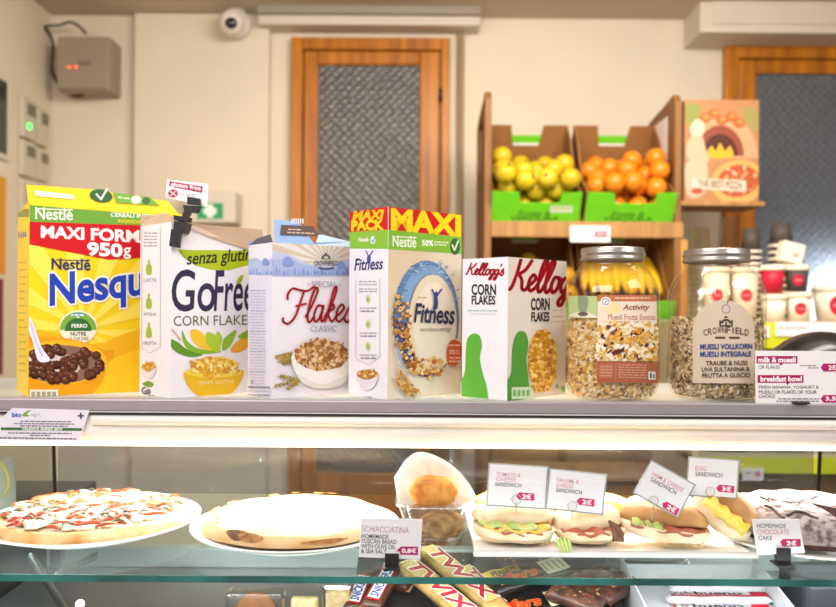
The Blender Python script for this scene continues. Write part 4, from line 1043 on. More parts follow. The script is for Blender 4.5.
# crest
f.ellipse(325.5, 259, 4.6, 4.6, '#4a4a56', a0=0, a1=180); f.ellipse(325.5, 254.3, 1.4, 1.4, '#4a4a56'); f.ellipse(325.5, 258.6, 2.4, 2.6, '#cfc6c2', a0=0, a1=180)
f.text('CROWNFIELD', 313.5, 261, 337.5, 265.5, '#4a4a56', .0, bold=.02); f.stroke([(318, 267.8), (325.5, 269), (333, 267.8)], 1.4, '#4a4a56')
f.text('SPECIAL', 311, 281.2, 336.5, 287.2, '#8f95a5', .01); f.rect(307, 283.6, 308.6, 284.8, '#8f95a5'); f.rect(338.5, 284, 340, 285.2, '#8f95a5')
f.script('Flakes', 282.5, 286.5, 350.5, 323.5, 2.2, '#b3141e', .0, .18)
f.text('CLASSIC', 309.7, 325.2, 335.8, 331.4, '#8f95a5', .0)
f.poly(catmull([(276, 362), (283, 357), (291, 353), (290, 358), (283, 362)], 4), '#a78b3c')
for (x0, y0, x1, y1) in ((276, 357, 292, 353), (283, 363, 294, 360), (275, 386, 297, 380), (280, 376, 298, 380), (287, 388, 299, 380)):
    n = 6
    for k in range(n):
        x, y = x0 + (x1 - x0) * k / n, y0 + (y1 - y0) * k / n; f.ellipse(x, y - .8, 2.0, 1.0, R.choice(['#a8843a', '#8a7a34', '#7d8a3c']), rot=-35); f.ellipse(x, y + .8, 2.0, 1.0, R.choice(['#b8924a', '#8a7a34']), rot=25)
f.blob([(291, 354), (320, 348), (352, 354), (349, 372), (342, 383), (326, 388), (308, 386), (296, 376)], '#efeae4'); f.blob([(296, 374), (320, 384), (347, 374), (342, 383), (326, 388), (308, 386)], '#ded8d2')
f.ellipse(320, 355, 27, 15, '#a8733a'); f.flakes(inell(320, 354, 26.5, 15.5), (292, 338, 348, 371), 300, ['#c99a58', '#dcb47a', '#a9743a', '#8d5a2a', '#e6c694'], 1.6, 3.2)
for k in range(34): g.micro(250.5, 290 + 2.9 * k, 266, .8, '#b6b2cc' if k % 7 else '#8f8ab4', .02)
g.text('e', 252, 380, 254, 383, '#7a7694'); g.rect(249, 386, 271, 387.5, '#8a8498', .02); g.rect(249, 390, 271, 391, '#b4adbd', .02); g.rect(249, 394, 271, 395, '#8a8498', .02)
b.build('carton', t)
u = K['up']; e = (K['B'] - K['A']).normalized(); bk = (K['D'] - K['A']).normalized()
M_bl = mat('flap_blue', '#86a8dc', .45, vary=.05, scale=14); M_pu = mat('flap_violet_grey', '#5d5668', .6, vary=.1)
pts = [K['A'] + u + e * .004, K['A'] + u + e * .076, K['A'] + u + e * .060 + z * .022 + bk * .006, K['A'] + u + e * .052 + z * .036 + bk * .010, K['A'] + u + e * .008 + z * .037 + bk * .010]
def art(bb):
    a = Art(bb, planeproj(pts[0] - bk * .0002, e.cross(pts[4] - pts[0])), None, base=.0009)
    a.poly([(281, 225), (313, 226.5), (318, 236.3), (280, 235)], '#4f3b36'); a.micro(288, 229, 302, 1.0, '#c9b9a8', .04); a.micro(287, 232, 314, 1.2, '#b9a898', .04)
    for k in range(6): a.rect(291 + 2.2 * k, 218.7, 292 + 2.2 * k, 224, '#d8e0ee')
flap('lid_flap', t, pts, M_bl, tuple(bk * .0009), art)
flap('lid_flap', t, [K['A'] + u + e * .070, K['B'] + u, K['B'] + u + z * .010 + bk * .01, K['A'] + u + e * .10 + z * .018 + bk * .012, K['A'] + u + e * .088 + z * .018 + bk * .01, K['A'] + u + e * .078 + z * .004], mat('flap_pale_blue', '#a9c0de', .45, vary=.08, scale=20), tuple(bk * .0009))
flap('end_gusset', t, [K['A'] + u, K['D'] + u, K['D'] + u - bk * .02 + z * .010 + e * .004, K['A'] + u + bk * .02 + z * .014 + e * .006], M_pu, tuple(e * .0008))
flap('back_flap', t, [K['D'] + u, K['C'] + u, K['C'] + u + z * .006, K['D'] + u + z * .006], M_bl, tuple(bk * .0008))

# --- tall multigrain flakes carton with a red and green head band
M_b = mat('carton_beige', '#d8c6a6', .42, vary=.06, scale=6, h2='#e8dfcf'); M_l = mat('carton_side_white', '#eae6ec', .42, vary=.03)
t, b, f, g, K = carton('cereal_box', 'tallest carton with a red and yellow band, blue ring and wheat flakes', 388, 349.2, 461.2, 206.6, 1.26, 42, M_b, M_l)
f.poly([(388, 206), (462, 214.5), (462, 237), (388, 229.7)], '#c8101a'); g.poly([(348, 209), (388, 206), (388, 229.7), (348, 232)], '#c8101a')
f.text('MAXI', 392.3, 209.5, 459.6, 229.3, '#f4d312', .09, bold=.05)
g.text('MAXI', 353, 211.8, 383.5, 220.3, '#f4c312', -.06, bold=.05, shear=.2); g.text('PACK', 352, 221, 382.5, 230.2, '#f4d312', -.03, bold=.05)
f.poly([(388, 229.7), (462, 237), (462, 254), (388, 249)], '#7fb432'); g.poly([(348, 232), (388, 229.7), (388, 249), (348, 248.5)], '#86ba38')
f.text('Nestlé', 392.6, 235.6, 416, 246.6, '#eef3e0', .04, bold=.015); f.rect(395, 236.2, 416.5, 237.2, '#eef3e0', .04); f.text('50%', 422, 240, 433, 245.6, '#f4f7e8', .04, bold=.03); f.micro(434, 241.2, 449, 1.5, '#e2ecc4', .05); f.micro(434, 244, 447, 1.3, '#e2ecc4', .05)
f.ellipse(454.8, 246.5, 4.9, 8.2, '#2c6a2c'); f.stroke([(452, 244.5), (454.3, 250.5), (458, 241)], 1.3, '#eef3e6', smooth=False)
g.text('Nestlé', 359, 237.5, 368.5, 241.5, '#f2f5e6', bold=.02); g.ellipse(373, 240, 2.6, 4, '#d4e4ec'); g.stroke([(371.6, 240), (373, 242.5), (375, 237.5)], .8, '#3c7a3a', smooth=False)
# blue ring with flakes
def ring(cx, cy, rx, ry, ix, iy, jx, jy, col, a0, a1):
    n = 40; o = [(cx + rx * math.cos(rad(a0 + (a1 - a0) * k / n)), cy - ry * math.sin(rad(a0 + (a1 - a0) * k / n))) for k in range(n + 1)]
    i = [(ix + jx * math.cos(rad(a0 + (a1 - a0) * k / n)), iy - jy * math.sin(rad(a0 + (a1 - a0) * k / n))) for k in range(n + 1)]
    f._put([[o[k], o[k + 1], i[k + 1], i[k]] for k in range(n)], col)
ring(426, 318.5, 33, 58, 431.5, 323, 24, 48.5, '#5d86b4', -20, 262); ring(426, 319, 33, 58, 431.5, 323, 24, 48.5, '#4a5f98', 180, 330)
ring(428, 318, 29, 53, 431.5, 323, 24.5, 49, '#7fa4cc', 20, 160)
for k in range(60):
    a = rad(R.uniform(15, 175)); rr = R.uniform(.86, 1.06); x, y = 426 + 32 * rr * math.cos(a), 318.5 - 57 * rr * math.sin(a); d = rad(R.uniform(-30, 60)); f.stroke([(x, y), (x + 4 * math.cos(d), y - 4 * math.sin(d))], .8, R.choice(['#3f5f94', '#86aad0', '#6f93bf', '#c8d4de']), smooth=False)
f.ellipse(431.5, 323, 24, 48.5, '#e0d2b6'); f.ellipse(433, 326, 21, 44, '#e8ddc8')
def inring(x, y):
    a = math.degrees(math.atan2(319 - y, x - 427)) % 360
    return ((x - 426) / 34) ** 2 + ((y - 319) / 59) ** 2 < 1 and ((x - 431.5) / 23.5) ** 2 + ((y - 322) / 47.5) ** 2 > 1 and 140 < a < 318
f.flakes(inring, (391, 270, 456, 379), 640, ['#c98a3e', '#dba85c', '#b06a2c', '#e8c68a', '#8d5426'], 1.4, 3.3)
f.flakes(inell(424, 366, 19, 9), (402, 354, 446, 378), 120, ['#c98a3e', '#dba85c', '#b06a2c', '#e8c68a', '#f0dcae'], 1.6, 3.4)
f.text('Fitness', 412.3, 303.5, 452.5, 322, '#272a4c', .05, bold=.022, shear=.22)
f.stroke([(430, 289), (433.5, 298), (439.5, 289.5)], 1.6, '#2f3f80', smooth=False); f.blob([(432, 297), (435, 296.5), (436, 303), (435, 309), (431, 309), (432, 303)], '#2f3f80'); f.ellipse(434, 294, 1.7, 2.4, '#2f3f80')
f.text('nutritious energy', 418, 327.5, 449.5, 332.5, '#5a5348', -.02, shear=.25); f.micro(416, 297, 426, 1, '#a89a80')
f.blob([(444.5, 352), (447, 343), (452, 339.5), (458, 343), (460, 352), (457, 362), (452, 366), (446, 362)], '#c9562a')
for y in (344.5, 350, 352.5, 357, 360.5): f.micro(447, y, 458, 1.3, '#f0c8b0')
for (x0, y0, x1, y1) in ((397, 371, 410, 386), (394, 378, 414, 392), (400, 388, 418, 392), (396, 384, 410, 396)):
    for k in range(7):
        x, y = x0 + (x1 - x0) * k / 7, y0 + (y1 - y0) * k / 7; f.ellipse(x, y - 1, 2.4, 1.2, R.choice(['#c99a4a', '#b98236', '#dcb870']), rot=60); f.ellipse(x + .8, y + 1, 2.4, 1.2, R.choice(['#c99a4a', '#e0bf7c', '#a8742c']), rot=10)
for k in range(5): f.stroke([(392 + k, 340 + 6 * k), (397 + k * 2, 352 + 6 * k)], .9, '#8fb0cf', smooth=False)
g.text('Fitness', 354.6, 259, 383, 270.5, '#2d2f66', -.05, bold=.02, shear=.22); g.stroke([(366, 250.5), (369, 257), (373, 251)], 1.3, '#3b4a96', smooth=False); g.blob([(367.5, 256), (370.5, 256), (370.5, 263), (367.5, 263)], '#3b4a96')
g.stroke([(356, 280), (356, 358), (368.5, 365), (380, 357), (380, 278)], .5, '#a8a4b4', smooth=False)
for y in (281, 284, 288.5, 291): g.micro(359, y, 377, 1, '#9d99a8')
for y in (297, 322, 344): g.ellipse(368.3, y + 2, 2.4, 4.6, '#c4d49a'); g.ellipse(368.3, y + 2.5, 1.2, 2.4, '#8fae5a'); g.micro(360, y + 10.5, 377, 1, '#9d99a8'); g.micro(361, y + 13.5, 376, 1.2, '#7d7890')
g.ellipse(368, 374.5, 10.8, 5, '#a9743a'); g.flakes(inell(368, 374, 10.5, 5.2), (357, 368, 379, 381), 70, GRAIN + ['#9d6a30'], 1, 2); g.blob([(357.5, 377), (368, 380), (378.8, 376.5), (376, 385), (371, 389.5), (364.5, 389.5), (360, 385)], '#dcd4dc')
g.text('cpw', 363.5, 396.3, 372.5, 401, '#6b6680', -.05)
top_panel(b, K, M_b); b.build('carton', t)
# --- small cornflakes carton with red script
M_kw = mat('carton_kitchen_white', '#efecf2', .42, vary=.02); M_kc = mat('carton_cream', '#e2d9cf', .42, vary=.05, scale=8)
t, b, f, g, K = carton('cereal_box', 'small white cornflakes carton with red script and a green panel', 507.6, 462.2, 566, 256.8, 1.26, 45, M_kc, M_kw)
g.script("Kellogg's", 466, 262.5, 503.5, 279, 1.75, '#cc1230', .03, .2)
g.text('CORN', 472, 284.4, 496, 294.6, '#26262c', .01, bold=.03); g.text('FLAKES', 472, 295.8, 495.3, 304.2, '#26262c', .01, bold=.03)
g.micro(468, 310, 499, 1.1, '#9db8a8', .01); g.micro(471, 313.5, 497, .8, '#c0cfc6', .01)
f.script("Kellogg's", 509.5, 257.5, 588, 302, 3.6, '#c40f2a', .07, .2)
f.text('CORN', 531, 298.5, 549.3, 310, '#26262c', -.01, bold=.035); f.text('FLAKES', 531.3, 312.3, 549, 321.3, '#26262c', -.01, bold=.035)
for y in (310, 316, 321): f.micro(552, y, 564, .8, '#b8aea2')
# plain green panel of the pack design
g.blob([(460, 384), (465, 372), (466, 350), (468, 338), (474, 333.5), (480, 336), (482, 346), (480, 358), (483, 374), (487, 388), (486, 403), (460, 404)], '#5fb03a')
f.blob([(506, 384), (511, 372), (512, 350), (515, 336), (520, 331), (526, 334), (528, 346), (526, 360), (528, 378), (528, 404), (506, 405)], '#4f9a38')
f.ellipse(542, 361, 14.5, 31.5, '#c98a24'); f.flakes(inell(542, 361, 14.6, 31.5), (526, 328, 558, 394), 420, ['#e2a83a', '#efc25c', '#d08f26', '#f5d684', '#b87420'], 1.4, 3.2)
f.flakes(inell(536, 388, 6, 4), (529, 383, 543, 393), 20, GRAIN, 1.2, 2.4)
f.rect(510.5, 387, 530, 399, '#c9e0b8', -.02); 
for k in range(4): f.rect(512 + 4.4 * k, 390, 515 + 4.4 * k, 396, '#7fae70')
f.ellipse(562, 389, 2, 3, '#8fc47a'); f.ellipse(556, 386, 1.2, 2.4, '#8fc47a')
top_panel(b, K, M_kw); b.build('carton', t)
u = K['up']; e = (K['B'] - K['A']).normalized()
b = MB(); m0 = K['A'] + u + (K['D'] - K['A']) * .5; b.box(-.02, .03, -.006, .006, 0, .0016, M_dark); b.xf(Matrix.Translation(m0 + e * .045) @ Matrix.Rotation(rad(45), 4, 'Z')); b.build('tuck_tab', t)

# ------------------------------------------------------------------ muesli jars
def jar(px, Y, rpx, pfill, plid0, label):
    x = P(px, 330, Y).x; r = rpx / F * Y
    t = thing('storage_jar', label, 'jar', (x, Y, ZT))
    rl = r * .655; zl1 = P(px, plid0, Y).z - ZT; zl0 = zl1 - .0205
    prof = [(0, .0), (r * .80, .0), (r * .93, .008), (r * .99, .022), (r, .04), (r, .062), (r * .985, .066), (r, .070), (r, zl0 - .056), (r * .97, zl0 - .044), (r * .86, zl0 - .026), (r * .73, zl0 - .013), (rl, zl0 - .008), (rl, zl0 - .003), (rl * 1.02, zl0 - .002), (rl * 1.02, zl0 + .002), (rl * .98, zl0 + .003), (rl * .98, zl1 - .003)]
    b = MB(); b.lathe(prof, (x, Y, ZT + .0004), M_jar, 56); b.build('jar_wall', t)
    b = MB(); k = rl * 1.045
    b.lathe([(k, zl0), (k * 1.012, zl0 + .001), (k * 1.012, zl0 + .004), (k * .99, zl0 + .005), (k * .99, zl0 + .009), (k * 1.008, zl0 + .010), (k * 1.008, zl0 + .013), (k * .99, zl0 + .014), (k * .99, zl1 - .003), (k * .96, zl1), (0, zl1 + .0002)], (x, Y, ZT), mat('lid_tin', '#b3aba6', .28, metal=.85, vary=.08, scale=60), 44); b.build('lid', t)
    return t, x, r, P(px, pfill, Y - r).z
def muesli(name, label, x, Y, r, ztop, cols, n, size):
    """Loose cereal: a solid heap with real flakes bedded in its skin."""
    b = MB(); ri = r - .0035; z0 = ZT + .004
    core = mat('cereal_core_' + name, cols[0], .8, vary=.25, scale=60)
    b.lathe([(0, 0), (ri * .78, 0), (ri * .90, .007), (ri * .95, .02), (ri * .96, ztop - z0 - .004), (ri * .5, ztop - z0 + .002), (0, ztop - z0 + .003)], (x, Y, z0), core, 40)
    ms = [mat('flake_' + c.strip('#'), c, .7) for c in cols]
    for _ in range(n):
        if R.random() < .22:
            a = R.uniform(0, 6.283); q = ri * .93 * math.sqrt(R.random()); p = V((x + q * math.cos(a), Y + q * math.sin(a), ztop + R.uniform(-.002, .004))); nn = V((R.uniform(-.4, .4), R.uniform(-.4, .4), 1))
        else:
            a = R.uniform(math.pi * .95, math.pi * 2.05); zz = R.uniform(z0 + .002, ztop + .002); h = zz - z0; q = ri * (.97 if h > .02 else .80 + .17 * math.sqrt(h / .02)); nn = V((math.cos(a), math.sin(a), R.uniform(-.3, .3))); p = V((x + q * math.cos(a), Y + q * math.sin(a), zz))
        nn = (nn + V((R.uniform(-.5, .5), R.uniform(-.5, .5), R.uniform(-.5, .5)))).normalized(); t1 = nn.orthogonal().normalized(); t2 = nn.cross(t1); s = R.uniform(*size); el = R.uniform(.5, .9); k = 6
        g0 = R.uniform(0, 6); vs = [p + (t1 * math.cos(g0 + i * 1.047) + t2 * el * math.sin(g0 + i * 1.047)) * s * R.uniform(.8, 1.1) for i in range(k)]
        vs += [p + nn * s * .22, p - nn * s * .18]
        b.add(vs, [(i, (i + 1) % k, k) for i in range(k)] + [((i + 1) % k, i, k + 1) for i in range(k)], R.choice(ms), False)
    o = b.build(name); tag(o, label, 'muesli', kind='stuff'); return o
C1 = ['#e2c68c', '#f2e4c4', '#e8cf9a', '#e0a93c', '#f0dfba', '#c99a4e', '#8a6a50', '#efe6d2', '#d8c4a0', '#e6b850']
C2 = ['#b8a484', '#d6c6a8', '#a08a68', '#e8dcc4', '#7d654c', '#c6ac82', '#f2eadb', '#dcc48a', '#5f4c3e', '#d9cbb2']
t, x, r, zf = jar(612, 1.335, 46, 318, 248.5, 'clear screw top jar of golden fruit muesli with an orange band label')
muesli('fruit_muesli', 'golden fruit muesli filling the jar with the orange band label', x, 1.335, r, zf, C1, 2600, (.0028, .0060))
# printed film label round the front right, and the green print at its left
b = MB(); A = Art(b, cylproj(x, 1.335, r + .0006), None, strip=3)
A.rect(568.5, 296, 597, 318, '#b9c98a'); A.blob([(578, 297), (588, 298), (586, 312), (580, 314)], '#8a9a78'); A.blob([(570, 316), (578, 312), (590, 313), (597, 318)], '#e2dcc8'); A.ellipse(583, 314, 5, 2.2, '#6d5a50')
A.rect(597.5, 295, 656.5, 301.5, '#c4744e'); A.micro(615, 297.4, 650, 1.3, '#eccbb4'); A.rect(597.5, 301.5, 656.5, 324, '#ecdcc8'); A.blob([(606, 304), (618, 303), (620, 312), (608, 314)], '#eed9a4')
A.ellipse(605.8, 301.8, 5.2, 5, '#f0ece4'); A.ellipse(605.8, 301.8, 3.8, 3.6, '#8d93a8'); A.ellipse(605.8, 301.8, 2.9, 2.7, '#eceae6'); A.stroke([(604.4, 303.2), (607.4, 300.2)], .8, '#5a6078', smooth=False)
A.text('Activity', 623, 304.5, 649, 311.5, '#8a4632', .0, bold=.02, shear=.2); A.text('Muesli Frutta Esotica', 608, 314, 655, 319.5, '#b0604a', .01, shear=.1); A.micro(608, 321.3, 650, 1.2, '#c09a84')
A.rect(597.5, 324, 656.5, 361, '#dcc08a'); A.flakes(lambda a_, b_: 323.5 + 1.5 * math.sin(a_) < b_ < 360, (598, 322, 656, 361), 520, ['#e8c878', '#f0dca8', '#d9a440', '#efe4cc', '#c98f34', '#f4ead2'], 1.6, 3.6)
A.flakes(lambda a_, b_: 326 < b_ < 359, (600, 326, 655, 359), 46, ['#5a2c28', '#6f3830', '#3c2a30', '#8a5a3a'], 1.2, 2.8)
A.flakes(inell(630, 338, 22, 6), (606, 332, 654, 344), 60, ['#dd9236', '#e8a848', '#e3b860'], 1.6, 3)
A.blob([(613, 351), (619, 348.5), (623.5, 346.5), (623, 351), (617, 354), (613, 354)], '#5a2422'); A.blob([(618, 347), (623, 344), (624, 346), (620, 349)], '#e8dcd8')
A.rect(597.5, 361, 656.5, 382, '#a85c40', .02)
A.rect(599.5, 364, 613, 378, '#b56e50'); A.rect(615.5, 363.5, 616, 380, '#cc9076')
for k in range(6): A.micro(618, 364 + 2.5 * k, 645, 1.0, '#cf9a80', .02)
for k in range(4): A.micro(601, 366 + 3 * k, 612, 1.0, '#cf9a80')
A.rect(646.5, 371.5, 653.5, 379.5, '#d8dad2'); A.rect(648, 373, 650, 378, '#5f6a66'); A.rect(651, 374, 652.5, 378, '#5f6a66')
b.build('label', t)
t, x, r, zf = jar(716, 1.335, 47, 320, 250, 'clear screw top jar of oat muesli with an arched kraft label')
muesli('oat_muesli', 'grey brown oat muesli filling the jar with the arched label', x, 1.335, r, zf, C2, 2900, (.0022, .0048))
b = MB(); A = Art(b, cylproj(x, 1.335, r + .0006), None, strip=3)
arch = [(693, 383), (692.5, 330)] + [(723.5 - 31 * math.cos(rad(k * 10)), 330 - 30 * math.sin(rad(k * 10))) for k in range(1, 18)] + [(754.5, 330), (754, 383.5)]
A.poly(arch, '#d3c4ae')
A.ellipse(726, 309, 4.6, 4.8, '#a89a90'); A.ellipse(726, 309, 3.2, 3.4, '#cfc4c0'); A.stroke([(727, 303.5), (728.5, 300.5)], 1.2, '#6b4a3a', smooth=False)
B1 = '#4d3b33'
A.ellipse(726, 323.5, 5.5, 4.6, B1, a0=0, a1=180); A.ellipse(726, 323.8, 3, 2.8, '#d3c4ae', a0=0, a1=180); A.poly([(723.4, 318), (726, 315.6), (728.6, 318)], B1); A.rect(719.3, 320, 720.8, 326, B1); A.rect(731.2, 320, 732.7, 326, B1); A.rect(719.5, 325, 732.5, 326.6, B1); A.rect(725.2, 321.5, 726.8, 325, B1)
for k, ch in enumerate('CROWNFIELD'):
    xx = 703.6 + 4.55 * k; yy = 336.2 - 3.2 * math.sin(math.pi * (k + .5) / 10) ** .8
    A.text(ch, xx + (1.5 if ch == 'I' else 0), yy - 6.2, xx + (3.7 if ch != 'I' else 2.4), yy, B1, bold=.01)
for k in range(5): A.ellipse(716 + 2 * k, 337.6, 1.5, .9, B1, rot=-25); A.ellipse(730 + 2 * k, 337.6, 1.5, .9, B1, rot=25)
A.text('MUESLI VOLLKORN', 700.5, 344.2, 751.5, 349.3, '#26408a', -.012, bold=.03); A.text('MUESLI INTEGRALE', 700.5, 351.8, 750.5, 356.8, '#26408a', -.012, bold=.03)
A.text('TRAUBE & NUSS', 706, 361, 747, 365.4, B1, -.012, bold=.02); A.text('UVA SULTANINA &', 702, 367.3, 749, 371.6, B1, -.012, bold=.02); A.text('FRUTTA A GUSCIO', 702.5, 373.3, 749.5, 377.6, B1, -.012, bold=.02)
b.build('label', t)

# ------------------------------------------------------------------ food on the middle glass shelf
def plate(name, x, y, z, r, label, group=None, h=.017, cat='plate'):
    t = thing(name, label, cat, (x, y, z), group)
    b = MB(); b.lathe([(0, .003), (r * .60, .003), (r * .66, .006), (r * .97, h - .001), (r, h), (r * 1.0, h - .003), (r * .68, .001), (r * .62, 0), (0, 0)], (x, y, z + .0003), M_glazed, 56); b.build('plate_body', t)
    return t
M_crust = mat('pizza_crust', '#cc9348', .75, vary=.2, scale=22, h2='#efd3a0', bump=.3, sss=.05)
M_cheese = mat('melted_cheese', '#ddcdb0', .45, vary=.06, scale=40, h2='#e8dcc6', bump=.3, sss=.08)
M_tom = mat('tomato_strip', '#a82c16', .4, vary=.2, scale=40, h2='#cc5c28')
M_herb = mat('herb_dark', '#4d5a3a', .6, vary=.2, scale=40)
M_char = mat('charred_crust', '#5c3a24', .8, vary=.3, scale=60, h2='#8a6038')
def wob(a, seed, amp): return 1 + amp * (math.sin(3 * a + seed) + .6 * math.sin(5 * a + 2 * seed) + .4 * math.sin(9 * a + seed * 3))
def pizza_shape(b, x, y, z, r, hr, hc, m, seed, amp, lump, q0=0.0, q1=1.0, n=72, under=True, edge_m=None):
    rows = []
    K = 16
    for k in range(K + 1):
        s = q0 + (q1 - q0) * k / K; row = []
        for i in range(n):
            a = 2 * math.pi * i / n; w = wob(a, seed, amp)
            rim = math.exp(-((s - .90) / .07) ** 2); edge = max(0, (s - .93) / .07)
            zz = hc * (1 - s * .2) + (hr - hc) * rim - edge ** 2 * hr * .6 + lump * math.sin(7 * s + 4 * a + seed) * math.sin(9 * a * .5 + 11 * s) * (1 - edge)
            row.append((x + r * w * s * math.cos(a), y + r * w * s * math.sin(a), z + max(zz, .002)))
        rows.append(row)
    if under:
        rows.append([(x + r * wob(2 * math.pi * i / n, seed, amp) * .9 * math.cos(2 * math.pi * i / n), y + r * wob(2 * math.pi * i / n, seed, amp) * .9 * math.sin(2 * math.pi * i / n), z) for i in range(n)])
        rows.append([(x, y, z)] * n)
    vs = [p for row in rows for p in row]
    fs = [(k * n + i, k * n + (i + 1) % n, (k + 1) * n + (i + 1) % n, (k + 1) * n + i) for k in range(len(rows) - 1) for i in range(n)]
    if edge_m:
        k0 = int((K - 1.6) * n); b.add(vs, fs[:k0], m, True); b.add(vs, fs[k0:], edge_m, True)
    else: b.add(vs, fs, m, True)
# plate and pizza at left
x1, y1 = -.497, 1.262
plate('plate', x1, y1, ZG, .160, 'white plate under the tomato pizza at left', 'large white plates', h=.022)
zp = ZG + .0215; rp = .147
t = thing('pizza', 'round pizza with melted cheese, tomato and herbs on the left plate', 'pizza', (x1, y1, zp))
b = MB(); pizza_shape(b, x1, y1, zp - .006, rp, .019, .012, M_crust, 1.3, .018, .0015); b.build('crust', t)
b = MB(); pizza_shape(b, x1, y1, zp - .003, rp * .90, .0135, .0145, M_cheese, 2.1, .02, .0022, 0, 1, 72, False); b.build('cheese', t)
def strips(n, m, rmax, z, L, wd, hh, seed):
    rg = random.Random(seed); b = MB()
    for _ in range(n):
        a = rg.uniform(0, 6.283); q = rmax * math.sqrt(rg.random()); d = rg.gauss(0, .8); l = rg.uniform(*L); w = rg.uniform(*wd)
        c = V((q * math.cos(a), q * math.sin(a), z + rg.uniform(0, .0015)))
        pts = [c + V((math.cos(d + k * .25 * rg.uniform(-1, 1)) * l * (k / 4 - .5), math.sin(d) * l * (k / 4 - .5), hh * math.sin(math.pi * k / 4))) for k in range(5)]
        b.tube(pts, [w * .5, w, w * 1.15, w, w * .4], m, 6)
    return b
b = strips(105, M_tom, rp * .86, .0125, (.014, .038), (.0014, .0032), .0024, 5); b.xf(Matrix.Translation((x1, y1, zp))); tag(b.build('tomato_topping', t), kind='stuff')
b = strips(90, M_herb, rp * .84, .0145, (.008, .022), (.0007, .0016), .003, 8); b.xf(Matrix.Translation((x1, y1, zp))); tag(b.build('herb_topping', t), kind='stuff')
rg = random.Random(4); b = MB()
for _ in range(230):
    a = rg.uniform(0, 6.283); q = rp * .84 * math.sqrt(rg.random()); s = rg.uniform(.004, .013)
    b.ell((x1 + q * math.cos(a), y1 + q * math.sin(a), zp + .0122), s, s * rg.uniform(.6, 1), rg.uniform(.002, .0045), M_cheese, 9, 6, lambda p: p * rg.uniform(.85, 1.12))
tag(b.build('cheese_shreds', t), kind='stuff')
# plate and flat bread in the middle
x2, y2 = -.181, 1.235
plate('plate', x2, y2, ZG, .155, 'white plate under the flat Tuscan bread in the middle', 'large white plates', h=.022)
t = thing('flat_bread', 'round floury flat bread with browned edge on the middle plate', 'bread', (x2, y2, ZG + .0215))
M_flour = mat('floury_bread', '#c9ae82', .8, vary=.08, scale=22, h2='#dcc9a6', bump=.25, sss=.06)
b = MB(); pizza_shape(b, x2, y2, ZG + .0165, .138, .021, .021, M_flour, 3.7, .012, .0016, edge_m=mat('bread_side', '#cfa266', .8, vary=.2, scale=24, h2='#dfc094', bump=.3)); b.build('bread_body', t)
M_toast = mat('toasted_spot', '#8a5524', .8, vary=.3, h2='#c08c50', scale=80)
def on_bread(a, s, w, dz, m, hz=.022, r=.138):
    g = []
    for i in range(9):
        aa = a + (i / 8 - .5) * w; row = []
        for j in range(5):
            f_ = s + (j / 4 - .5) * dz * math.sin(math.pi * (i + .6) / 9.2); q = r * wob(aa, 3.7, .012) * f_
            row.append((x2 + q * math.cos(aa), y2 + q * math.sin(aa), ZG + .0165 + .021 * (1 - f_ * .2) + (.021 - .021 * .82) * math.exp(-((f_ - .9) / .07) ** 2) + .0012 - max(0, (f_ - .93) / .07) ** 2 * .021 * .6))
        g.append(row)
    b.sheet(g, m)
b = MB(); rg = random.Random(6)
for a in (1.2, 1.5, 1.75, 2.0, 2.75, 3.0, 3.25, 3.5, 3.7): on_bread(a + rg.uniform(-.08, .08), rg.uniform(.82, .93), rg.uniform(.08, .22), rg.uniform(.04, .09), M_toast)
on_bread(5.15, .985, .5, .02, M_toast)
on_bread(4.20, .955, .30, .07, M_char); on_bread(4.36, .965, .3, .05, M_toast)
tag(b.build('toasted_patches', t), kind='stuff')

# clear pastry container with a muffin inside and one on top
cy = 1.235; a, c = P(396, 506, cy - .04), P(478, 506, cy - .04)
cx, w0 = (a.x + c.x) / 2, (c.x - a.x) / 2; zl = a.z
t = thing('pastry_container', 'clear plastic pastry container beside the Tuscan bread card', 'container', (cx, cy, ZG))
n = 4.0
def squircle(r, z, k=36):
    out = []
    for i in range(k):
        g = 2 * math.pi * i / k; c_, s_ = math.cos(g), math.sin(g); q = (abs(c_) ** n + abs(s_) ** n) ** (-1 / n); out.append((cx + r * q * c_, cy + r * .9 * q * s_, z))
    return out
def loft(b, rings, m, cap=True):
    k = len(rings[0]); vs = [p for r_ in rings for p in r_]; fs = [(j * k + i, j * k + (i + 1) % k, (j + 1) * k + (i + 1) % k, (j + 1) * k + i) for j in range(len(rings) - 1) for i in range(k)]
    if cap: fs.append(tuple(reversed(range(k))))
    b.add(vs, fs, m, True)
b = MB(); loft(b, [squircle(w0 * .66, ZG + .0004), squircle(w0 * .70, ZG + .012), squircle(w0 * .74, ZG + .013), squircle(w0 * .96, zl - .004), squircle(w0 * .98, zl - .003)], M_clear); b.build('tray', t)
b = MB(); loft(b, [squircle(w0 * .97, zl - .003), squircle(w0 * 1.03, zl - .002), squircle(w0 * 1.03, zl), squircle(w0 * .9, zl), squircle(0.001, zl)], clear('lid_plastic', '#f4f4f2', 1.45, 1.2, .16, .2), False); b.build('lid', t)
M_muf = mat('muffin_gold', '#b86a1c', .75, vary=.3, scale=55, h2='#d99a44', bump=.6, sss=.05)
M_mufb = mat('muffin_bran', '#6e4e28', .8, vary=.3, scale=70, h2='#a98656', bump=.8)
def lumpy(seed, k=.05):
    return lambda p: p * (1 + k * math.sin(5 * p.x + seed) * math.sin(6 * p.y + 2 * seed) + k * .7 * math.sin(9 * p.z + 7 * p.x + seed))
q = P(434, 490, cy - .03)
b = MB(); b.ell((q.x, cy - .022, zl + .0185), .036, .022, .0225, M_muf, 28, 18, lambda p: lumpy(1)(V((p.x, p.y, max(p.z, -.8)))), .85); o = b.build('golden_muffin'); tag(o, 'golden muffin resting on the pastry container lid before white paper', 'muffin')
q = P(446, 527, cy - .02); hz = (zl - ZG)
